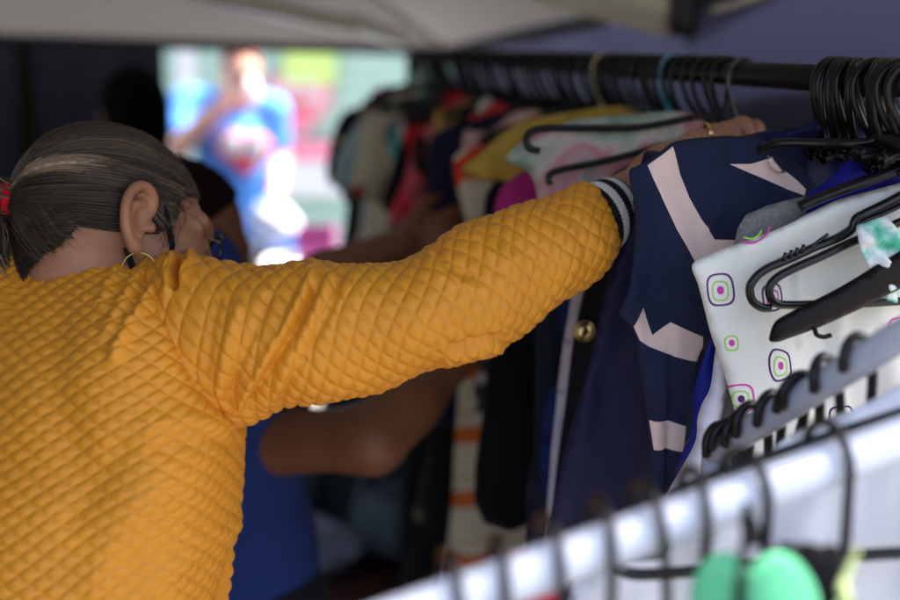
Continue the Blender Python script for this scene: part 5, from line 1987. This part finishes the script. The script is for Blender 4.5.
bundle('folded_shirt', np.array([tb[0] - 0.02, tb[1] - 0.05, tb[2]]), 0.12, 0.10, 0.05, C('white_blue_cotton', (0.30, 0.33, 0.45)), 'folded white and pale blue shirt lying on the low dark table', 'shirt', 1)
bundle('clothes_bundle', np.array([tb[0] + 0.19, tb[1] + 0.02, tb[2]]), 0.11, 0.11, 0.09, C('slate_cotton', (0.10, 0.13, 0.16)), 'slate grey bundle of clothes on the low dark table', 'clothes bundle', 2)
pc = P(312, 258, 3.9)
crate('plastic_crate', np.array([pc[0], pc[1], 0.0]), 0.2, 0.15, 0.14, mat('blue_crate_plastic', (0.03, 0.09, 0.4), 0.4), 'blue plastic crate on the ground beyond the low table', 0.2)
mg = P(314, 262, 4.7)
table('trestle_table', np.array([mg[0] + 0.25, mg[1] + 0.15, 0]), 0.45, 0.22, mg[2], 'pale trestle table standing in the sun beyond the rack', M_white, 0.05)
crate('storage_box', np.array([mg[0], mg[1] + 0.12, mg[2]]), 0.075, 0.08, 0.05, mat('magenta_plastic', (0.22, 0.03, 0.14), 0.4), 'small magenta slatted box on the pale trestle table')

# someone with black hair in the shade by the curtain
DP = P(133, 117, 3.2)
DB = np.array([DP[0] - 0.02, DP[1], 0])
HFD = frame_of([-0.5, 0.85, -0.1])
d_r, d_f = unit([0.86, 0.5, 0]), unit([-0.5, 0.86, 0])


def dark_sdf(X):
    d = head_simple((X - DP) @ HFD.T)
    d = smin(d, sd_cap(X, DP - ZUP * 0.06, DB + ZUP * (DP[2] - 0.22), 0.052, 0.06), 0.03)
    d = smin(d, sd_cap(X, DB + ZUP * (DP[2] - 0.33), DB + ZUP * 0.9, 0.12, 0.13), 0.06)
    for s in (-1, 1):
        sh = DB + d_r * 0.17 * s + ZUP * (DP[2] - 0.28)
        el = sh + d_r * 0.05 * s - ZUP * 0.28
        wr = el + d_f * 0.10 - ZUP * 0.22
        d = smin(d, smin(sd_cap(X, sh, el, 0.05, 0.04), sd_cap(X, el, wr, 0.038, 0.027), 0.02), 0.05)
        d = fingers(X, d, wr, unit([0, 0, -1.0]), d_f, d_r * s)
    return smin(d, legs_sdf(X, DB, d_r, d_f, 0.84), 0.04)


v, f = surface_net(dark_sdf, DB + [-0.4, -0.35, 0], DB + [0.4, 0.35, 1.8], 0.014)
shade = mk('person', v, f, M_brown)
tag(shade, 'black haired person in a black top standing in the shade before the curtain', 'person')


def dtop(X):
    d = sd_cap(X, DB + ZUP * (DP[2] - 0.34), DB + ZUP * 0.85, 0.15, 0.15)
    for s in (-1, 1):
        sh = DB + d_r * 0.17 * s + ZUP * (DP[2] - 0.28)
        d = smin(d, sd_cap(X, sh, sh + d_r * 0.05 * s - ZUP * 0.28, 0.066, 0.056), 0.05)
    return smin(d, sd_cap(X, DB + ZUP * (DP[2] - 0.3), DB + ZUP * (DP[2] - 0.2), 0.09, 0.07), 0.04)


v, f = surface_net(dtop, DB + [-0.4, -0.35, 0.65], DB + [0.4, 0.35, 1.62], 0.014)
mk('shirt', v, f, C('black_jersey', (0.010, 0.010, 0.012)), shade)
cl = [DB + ZUP * (DP[2] - 0.165) + d_r * 0.072 * math.cos(a) + d_f * 0.070 * math.sin(a) for a in np.linspace(0, 6.283, 36, endpoint=False)]
mk('collar', *tube(cl, 0.016, 8, closed=True, flat=0.5), C('white_collar', (0.6, 0.6, 0.58)), shade)


def dhair(X):
    q = (X - DP) @ HFD.T
    d = sd_ell(q, (-0.022, 0, 0.026), (0.104, 0.086, 0.102))
    d = smin(d, sd_ell(q, (-0.06, 0, -0.05), (0.05, 0.07, 0.08)), 0.04)
    return smax(d, (q - np.array([0.055, 0, 0.055])) @ unit([0.75, 0, -0.5]), 0.01)


v, f = surface_net(dhair, DP - 0.19, DP + 0.17, 0.008)
mk('hair', v, f, mat('black_hair', (0.004, 0.004, 0.004), 0.8, spec=0.05, bump=0.8, bscale=250), shade)
v, f = surface_net(lambda X: trousers_sdf(X, DB, d_r, d_f, 0.84), DB + [-0.35, -0.35, 0.02], DB + [0.35, 0.35, 1.02], 0.018)
mk('trousers', v, f, C('charcoal_trousers', (0.02, 0.02, 0.022)), shade)

# ------------------------------------------------------------------ the grey rail and the white rail in front
M_greyrail = mat('grey_enamel', (0.50, 0.53, 0.60), 0.30, metal=0.15, var=0.06, scale=20)
M_whiterail = mat('white_enamel', (0.58, 0.62, 0.70), 0.22, var=0.03, scale=20, spec=0.6)


def stand(name, a, b, r, m_, label, capm=None):
    rt = root(name, ((a[0] + b[0]) / 2, (a[1] + b[1]) / 2, 0), label, 'clothes rack')
    mk('rail', *tube(spline([a, (a + b) / 2, b], 24), r, 24), m_, rt)
    dirn = unit(np.array([b[1] - a[1], a[0] - b[0], 0]))
    for p in (a, b):
        q = p + unit(a - b) * 0.0
        mk('post', *tube([np.array([q[0], q[1], 0.02]), q - ZUP * r * 0.5], r * 0.9, 16), m_, rt)
        mk('foot', *tube([np.array([q[0], q[1], 0.018]) - dirn * 0.22, np.array([q[0], q[1], 0.018]) + dirn * 0.22], r * 0.85, 12), m_, rt)
    return rt


GA, GB = P(714, 452, 1.085), P(1010, 268, 0.82)
WA, WB = P(330, 647, 0.68), P(1010, 399, 0.86)
stand('clothes_rack', GA, GB, 0.0120, M_greyrail, 'short grey metal rail of hangers in front of the dotted white shirt')
stand('clothes_rack', WA, WB, 0.0142, M_whiterail, 'glossy white metal rail nearest the camera')


def at_x(a, b, px):
    """Point of the segment a-b seen at photo column px."""
    lo, hi = 0.0, 1.0
    for _ in range(50):
        m_ = (lo + hi) / 2
        if to_px(a + (b - a) * m_)[0] < px:
            lo = m_
        else:
            hi = m_
    return a + (b - a) * lo


def rail_frame(a, b):
    t = unit(b - a)
    s = unit(np.cross(t, ZUP))
    return t, s                                    # s: horizontal, across the rail (towards the camera or away)


# hangers on the white rail: hook from behind, over the rail, and down in front; a narrow shoulder bar far below
tW, sW = rail_frame(WA, WB)
sW = sW if sW @ FWD < 0 else -sW                   # towards the camera
hook_pts = [(-0.022, 0.004), (-0.0235, 0.012), (-0.017, 0.0225), (-0.004, 0.0270), (0.010, 0.0220), (0.0195, 0.007), (0.0205, -0.012), (0.0195, -0.06), (0.016, -0.11), (0.010, -0.14)]


def make_near_hanger(label, hp, r, bar_half, m_, bar_t, tip=None):
    h = root('clothes_hanger', (0, 0, 0), label, 'hanger', None)
    pts = spline([(0, y, z) for y, z in hp], 44)
    rr_ = np.full(44, r)
    local_mesh('hook', tube(pts, rr_, 8, up=(1, 0, 0)), m_, h)
    z0 = hp[-1][1]
    arm = spline([(bar_t * -bar_half, hp[-1][0], z0 - 0.055), (-bar_t * bar_half * 0.5, hp[-1][0], z0 - 0.026), (0, hp[-1][0], z0), (bar_t * bar_half * 0.5, hp[-1][0], z0 - 0.026), (bar_t * bar_half, hp[-1][0], z0 - 0.055)], 36)
    # the bar runs across the rail
    arm = arm[:, [1, 0, 2]]
    local_mesh('shoulder_bar', tube(arm, r * 1.3, 8), m_, h)
    local_mesh('hook_tip', tube(spline([(0, hp[0][0], hp[0][1] + 0.002), (0, hp[0][0] + 0.0008, hp[0][1] - 0.004)], 5), [r * 1.0, r * 1.5, r * 1.7, r * 1.5, r * 0.6] if tip is None else [r * 1.0, r, r, r * 0.95, r * 0.5], 10), tip or M_tip, h)
    return h


M_tip = mat('grey_tip', (0.28, 0.28, 0.28), 0.5)
NEARL = 'black hanger hooked over the white rail, blurred close to the camera'
nh0 = make_near_hanger(NEARL, hook_pts, 0.0034, 0.10, M_plastic, 1)
nh0['group'] = 'black hangers on the white rail'
yawW = math.atan2(tW[1], tW[0])
for i, px in enumerate((452, 500, 549, 602, 650, 694)):
    h = nh0 if i == 0 else dup(nh0)
    p = at_x(WA, WB, px)
    h.location = tuple(p)
    h.rotation_euler = (0, R_.gauss(0, 0.03), yawW + math.pi + R_.gauss(0.0, 0.1))
    # local +y must face the camera
    h.rotation_euler[2] = math.atan2(sW[1], sW[0]) - math.pi / 2 + R_.gauss(-0.25, 0.08)
for px, lab in ((746, 'black hanger on the white rail, holding the green bra'), (829, 'black hanger on the white rail, right of the green bra')):
    h = dup(nh0, lab)
    p = at_x(WA, WB, px)
    h.location = tuple(p)
    h.rotation_euler = (0, 0, math.atan2(sW[1], sW[0]) - math.pi / 2 + (-0.05 if px > 800 else 0.05))

# hangers on the grey rail: thick black plastic hooks
tG, sG = rail_frame(GA, GB)
sG = sG if sG @ FWD < 0 else -sG
hook_g = [(0.0165, -0.0015), (0.0162, 0.0065), (0.0125, 0.0135), (0.003, 0.0178), (-0.009, 0.0140), (-0.0155, 0.005), (-0.0175, -0.010), (-0.0170, -0.025), (-0.0165, -0.032), (-0.0165, -0.037)]
GREYL = 'thick black hook hanger on the grey rail before the dotted white shirt'
gh0 = make_near_hanger(GREYL, [(y * 1.10, z * 1.14) for y, z in hook_g], 0.0042, 0.022, M_plastic, 1, tip=M_plastic)
gh0['group'] = 'black hangers on the grey rail'
for i, (px, yw) in enumerate(((721, 0.1), (728, 0.0), (738, 0.2), (752, 0.05), (770, 0.22), (792, 0.1), (801, -0.1), (826, 0.25), (858, 0.12))):
    h = gh0 if i == 0 else dup(gh0)
    h.location = tuple(at_x(GA, GB, px))
    h.rotation_euler = (R_.gauss(0, 0.05), R_.gauss(0, 0.12), math.atan2(sG[1], sG[0]) - math.pi / 2 + yw)

# white clothes under the two rails
M_wcloth = C('white_poplin', (0.80, 0.80, 0.82), var=0.03)
nF = unit(np.array([-0.15, -1.0, 0.12]))
traced('white_blouse', [(716, 488), (740, 472), (765, 455), (800, 434), (840, 413), (880, 394), (930, 366), (1000, 340), (1010, 620), (840, 640), (720, 620), (706, 540)], (850, 480), 0.925, M_wcloth, normal=nF, seed=61, amp=0.010, lam=(0.05, 0.12), waves=5,
       label='white blouse hanging under the short grey rail', cat='blouse', ridges=[([(850, 380), (846, 460), (850, 540)], 9, 0.006), ([(790, 430), (800, 500)], 7, -0.004)])
traced('white_tablecloth', [(568, 600), (590, 575), (622, 552), (680, 530), (760, 505), (850, 485), (960, 460), (1010, 500), (1010, 720), (560, 730)], (760, 560), 0.97, M_wcloth, normal=nF, seed=63, amp=0.008, lam=(0.06, 0.18), waves=5,
       label='broad white cloth hanging below the white rail', cat='cloth', ridges=[([(650, 540), (640, 640)], 6, 0.004), ([(870, 500), (880, 560)], 8, 0.004)])
traced('red_garment', [(500, 606), (516, 590), (538, 582), (556, 580), (562, 600), (560, 690), (500, 690)], (535, 600), 0.95, C('red_jersey', (0.45, 0.01, 0.03)), normal=nF, seed=65, amp=0.004,
       label='red garment just showing beneath the white rail at the picture\'s lower edge', cat='garment')

# trouser hanger lying across the dotted shirt, green ribbon tied on it
TH = DOT_D - 0.024
th_n = TOCAM


def in_plane(px, dd):
    return px_plane(np.asarray(px, float), P(800, 260, dd), th_n)


M_dkplastic = mat('dark_grey_plastic', (0.006, 0.006, 0.006), 0.26, var=0.15, scale=90, spec=0.42)
thang = root('trouser_hanger', tuple(in_plane([(900, 190)], TH)[0]), 'black plastic trouser hanger with rounded end lying across the dotted shirt', 'hanger')
mk('upper_bar', *tube(in_plane(spline([(1000, 140), (900, 196), (866, 213), (856, 219), (851, 230), (838, 238), (815, 247), (800, 254), (782, 262), (768, 268), (757, 276), (750, 287), (752, 300), (761, 307), (770, 308)], 90), TH), np.concatenate([np.full(24, 0.0042), np.full(66, 0.0040)]), 12, up=th_n), M_dkplastic, thang)
mk('upper_flange', *tube(in_plane(spline([(1000, 150), (900, 205), (862, 221), (840, 235), (815, 246), (790, 256), (770, 267)], 40), TH + 0.003), 0.0052, 8, flat=0.5, up=th_n), M_dkplastic, thang)
mk('lower_bar', *tube(in_plane(spline([(1000, 176), (900, 222), (868, 236), (850, 243), (820, 257), (795, 268), (778, 277), (770, 286), (770, 296), (776, 303), (790, 305), (830, 304), (870, 303), (920, 300), (1000, 296)], 90), TH - 0.004), 0.0040, 12, up=th_n), M_dkplastic, thang)
for k, (x, y) in enumerate(((785, 256), (791, 253.5), (797, 251), (803, 248))):
    mk('grip_rib', *tube(in_plane([(x - 1.5, y + 4.5), (x, y), (x + 1.0, y - 3.5)], TH - 0.004), 0.0020, 8), M_dkplastic, thang)
mk('catch', *tube(in_plane(spline([(812, 248), (814, 245), (820, 240), (828, 234.5)], 14), TH - 0.003), 0.0017, 8), M_dkplastic, thang)
M_ribbon = ramp_mat('green_white_ribbon', [(0.40, (0.05, 0.42, 0.27)), (0.47, (0.30, 0.60, 0.48)), (0.53, (0.74, 0.78, 0.74)), (0.62, (0.76, 0.77, 0.74))], 'noise', 30, rough=0.35)
rb = traced('ribbon', [(856, 232), (870, 222), (884, 217), (893, 224), (902, 236), (912, 238), (915, 262), (900, 300), (884, 298), (874, 288), (864, 262)], (880, 250), TH - 0.012, M_ribbon, step=0.004, thick=0.003, seed=71, amp=0.006, lam=(0.015, 0.03), smooth_n=5, vert=False,
            label='crumpled green and white satin ribbon wound round the trouser hanger', cat='ribbon', ridges=[([(862, 236), (880, 262), (886, 300)], 3, 0.005), ([(884, 220), (905, 240)], 3, 0.004)])

# dark velvet hanger in front, with its strap hook
VD = 1.112
M_velvet = mat('brown_black_plastic', (0.006, 0.0032, 0.0026), 0.5, var=0.2, scale=60, spec=0.18)
vh = root('velvet_hanger', tuple(P(900, 270, VD)), 'flat black-brown hanger arm with a small strap hook, in front of the dotted shirt', 'hanger')
o_ = traced('arm', [(769.5, 341), (770, 333), (774, 323), (781, 317), (800, 307), (840, 287), (900, 251), (960, 220), (1000, 205), (1000, 265), (930, 275), (900, 289), (860, 309), (820, 327), (790, 338), (778, 342)], (840, 300), VD, M_velvet, step=0.006, thick=0.0042, amp=0.0, smooth_n=4, parent=vh)
mk('strap_hook', *tube(px_plane(spline([(813, 322), (815, 330), (817, 335), (824, 337), (831, 335)], 20), P(840, 300, VD), TOCAM), 0.0022, 8), M_velvet, vh)

# hanger whose arm enters the striped shirt's collar, and the one below it
ch = root('clothes_hanger', tuple(rail_pt(1.17)), 'black plastic hanger holding up the navy and pink striped shirt', 'hanger')
cp = [(905, 62), (896, 66), (893, 78), (893, 95), (889, 112), (884, 127), (878, 137), (868, 142), (850, 143.5), (820, 143), (780, 143), (760, 150)]
dz = np.concatenate([np.linspace(1.135, 1.150, 8), np.linspace(1.155, 1.205, 4)])
mk('shoulder_bar', *tube(spline([P(x, y, d_) for (x, y), d_ in zip(cp, dz)], 60), 0.0044, 12), M_plastic, ch)
mk('hook', *tube(spline([P(905, 62, 1.135), P(915, 66, 1.12), P(921, 78, 1.11), P(922, 92, 1.105)], 16), 0.0044, 10), M_plastic, ch)
mk('yoke', *tube(spline([P(876, 138, 1.15), P(892, 142, 1.125), P(915, 150, 1.10), P(945, 160, 1.08)], 16), [0.0085] * 16, 12, flat=0.55), M_plastic, ch)
lh = root('clothes_hanger', tuple(rail_pt(1.1)), 'black plastic hanger along the top edge of the dotted white shirt', 'hanger')
mk('shoulder_bar', *tube(spline([P(800, 207, 1.145), P(812, 201, 1.144), P(840, 190, 1.141), P(880, 176, 1.137), P(920, 160, 1.13), P(980, 138, 1.12)], 30), 0.0052, 12, flat=1.4), M_plastic, lh)
mk('hook', *tube(spline([P(980, 138, 1.085), P(988, 110, 1.06), P(975, 80, 1.05), P(962, 70, 1.045), P(950, 78, 1.04)], 24), 0.0042, 10), M_plastic, lh)

# green bra and its black straps, pale green tag cord
gc = P(757, 606, 0.72)
M_greenfoam = C('green_foam', (0.13, 0.55, 0.27), var=0.06, bump=0.5)
bra = root('green_bra', tuple(gc), 'green padded bra with black straps hanging from the white rail', 'bra')


def cup(c_, r, ax_dir, sx):
    """Shell of a padded cup: a dome with a soft rim and a seam."""
    ax_dir = unit(ax_dir)
    u = unit(np.cross(ax_dir, ZUP))
    w = np.cross(u, ax_dir)
    n, mth = 40, 18
    V = []
    for side in (0, 1):
        for j in range(mth + 1):
            t = j / mth * math.pi / 2
            for k in range(n):
                a = 2 * math.pi * k / n
                rr_ = r * math.sin(t) * (1 - side * 0.09)
                hh = r * 0.72 * math.cos(t) * (1 - side * 0.12) + 0.0012 * math.exp(-((t - 0.7) / 0.05) ** 2)
                V.append(c_ + ax_dir * hh + u * math.cos(a) * rr_ * sx + w * math.sin(a) * rr_ * (1.12 + 0.12 * math.sin(a)))
    F = []
    N_ = n * (mth + 1)
    for j in range(mth):
        for k in range(n):
            l = (k + 1) % n
            q = [j * n + k, j * n + l, (j + 1) * n + l, (j + 1) * n + k]
            F.append(q)
            F.append([x + N_ for x in q[::-1]])
    for k in range(n):
        l = (k + 1) % n
        F.append([mth * n + k, mth * n + l, N_ + mth * n + l, N_ + mth * n + k])
    return V, F


mk('cup', *cup(P(779, 608, 0.70), 0.0250, [0.15, -0.8, 0.25], 0.92), M_greenfoam, bra)
mk('cup', *cup(P(724, 597, 0.735), 0.0215, [-0.6, -0.75, 0.2], 0.95), M_greenfoam, bra)
M_strapb = C('black_elastic', (0.008, 0.008, 0.009))
mk('strap', *tube(spline([P(746, 508, 0.735), P(746, 525, 0.725), P(745, 545, 0.715), P(741, 565, 0.700), P(738, 600, 0.690), P(738, 640, 0.695)], 30), 0.0056, 10, flat=0.5), M_strapb, bra)
mk('strap', *tube(spline([P(748, 520, 0.735), P(751, 530, 0.73), P(752, 545, 0.73)], 12), 0.0055, 10), M_strapb, bra)


def knot(X):
    c0 = P(812, 568, 0.74)
    q = X - c0
    d = sd_ell(q, (0, 0, 0), (0.016, 0.012, 0.015))
    d = smin(d, sd_cap(q, (-0.014, 0, 0.008), (0.010, 0.004, -0.024), 0.008, 0.010), 0.006)
    d = smin(d, sd_cap(q, (0.012, 0, 0.006), (0.018, -0.003, -0.03), 0.007, 0.009), 0.006)
    return d + 0.0012 * np.sin(q[..., 0] * 420 + q[..., 2] * 200) * np.sin(q[..., 2] * 380)


kc = P(812, 568, 0.74)
mk('strap_knot', *surface_net(knot, kc - 0.05, kc + 0.05, 0.0022), M_strapb, bra)
o = mk('tag_cord', *tube(spline([P(858, 549, 0.72), P(853, 560, 0.718), P(847, 575, 0.715), P(842, 588, 0.712), P(846, 600, 0.71), P(836, 614, 0.71)], 24), np.linspace(0.0016, 0.0042, 24), 10), C('pale_lime_cord', (0.50, 0.58, 0.25)))
tag(o, 'pale lime cord sticking up beside the black strap knot', 'cord')

# the hanger under the white cloth: black bar with a rounded end
bh = root('trouser_hanger', tuple(P(760, 565, 0.905)), 'black trouser hanger bar behind the white rail, over the broad white cloth', 'hanger')
bn = nF
bo = P(760, 565, 0.905)
mk('bar', *tube(px_plane(spline([(1000, 548), (900, 553), (800, 560), (720, 569), (660, 574), (632, 574), (619, 568), (622, 560), (640, 556), (655, 554), (664, 548), (664, 536)], 70), bo, bn), 0.0046, 12), M_dkplastic, bh)
mk('upper_bar', *tube(px_plane(spline([(664, 540), (662, 520), (668, 500), (690, 486), (800, 446), (1000, 380)], 50), P(760, 565, 0.915), bn), 0.004, 12), M_dkplastic, bh)
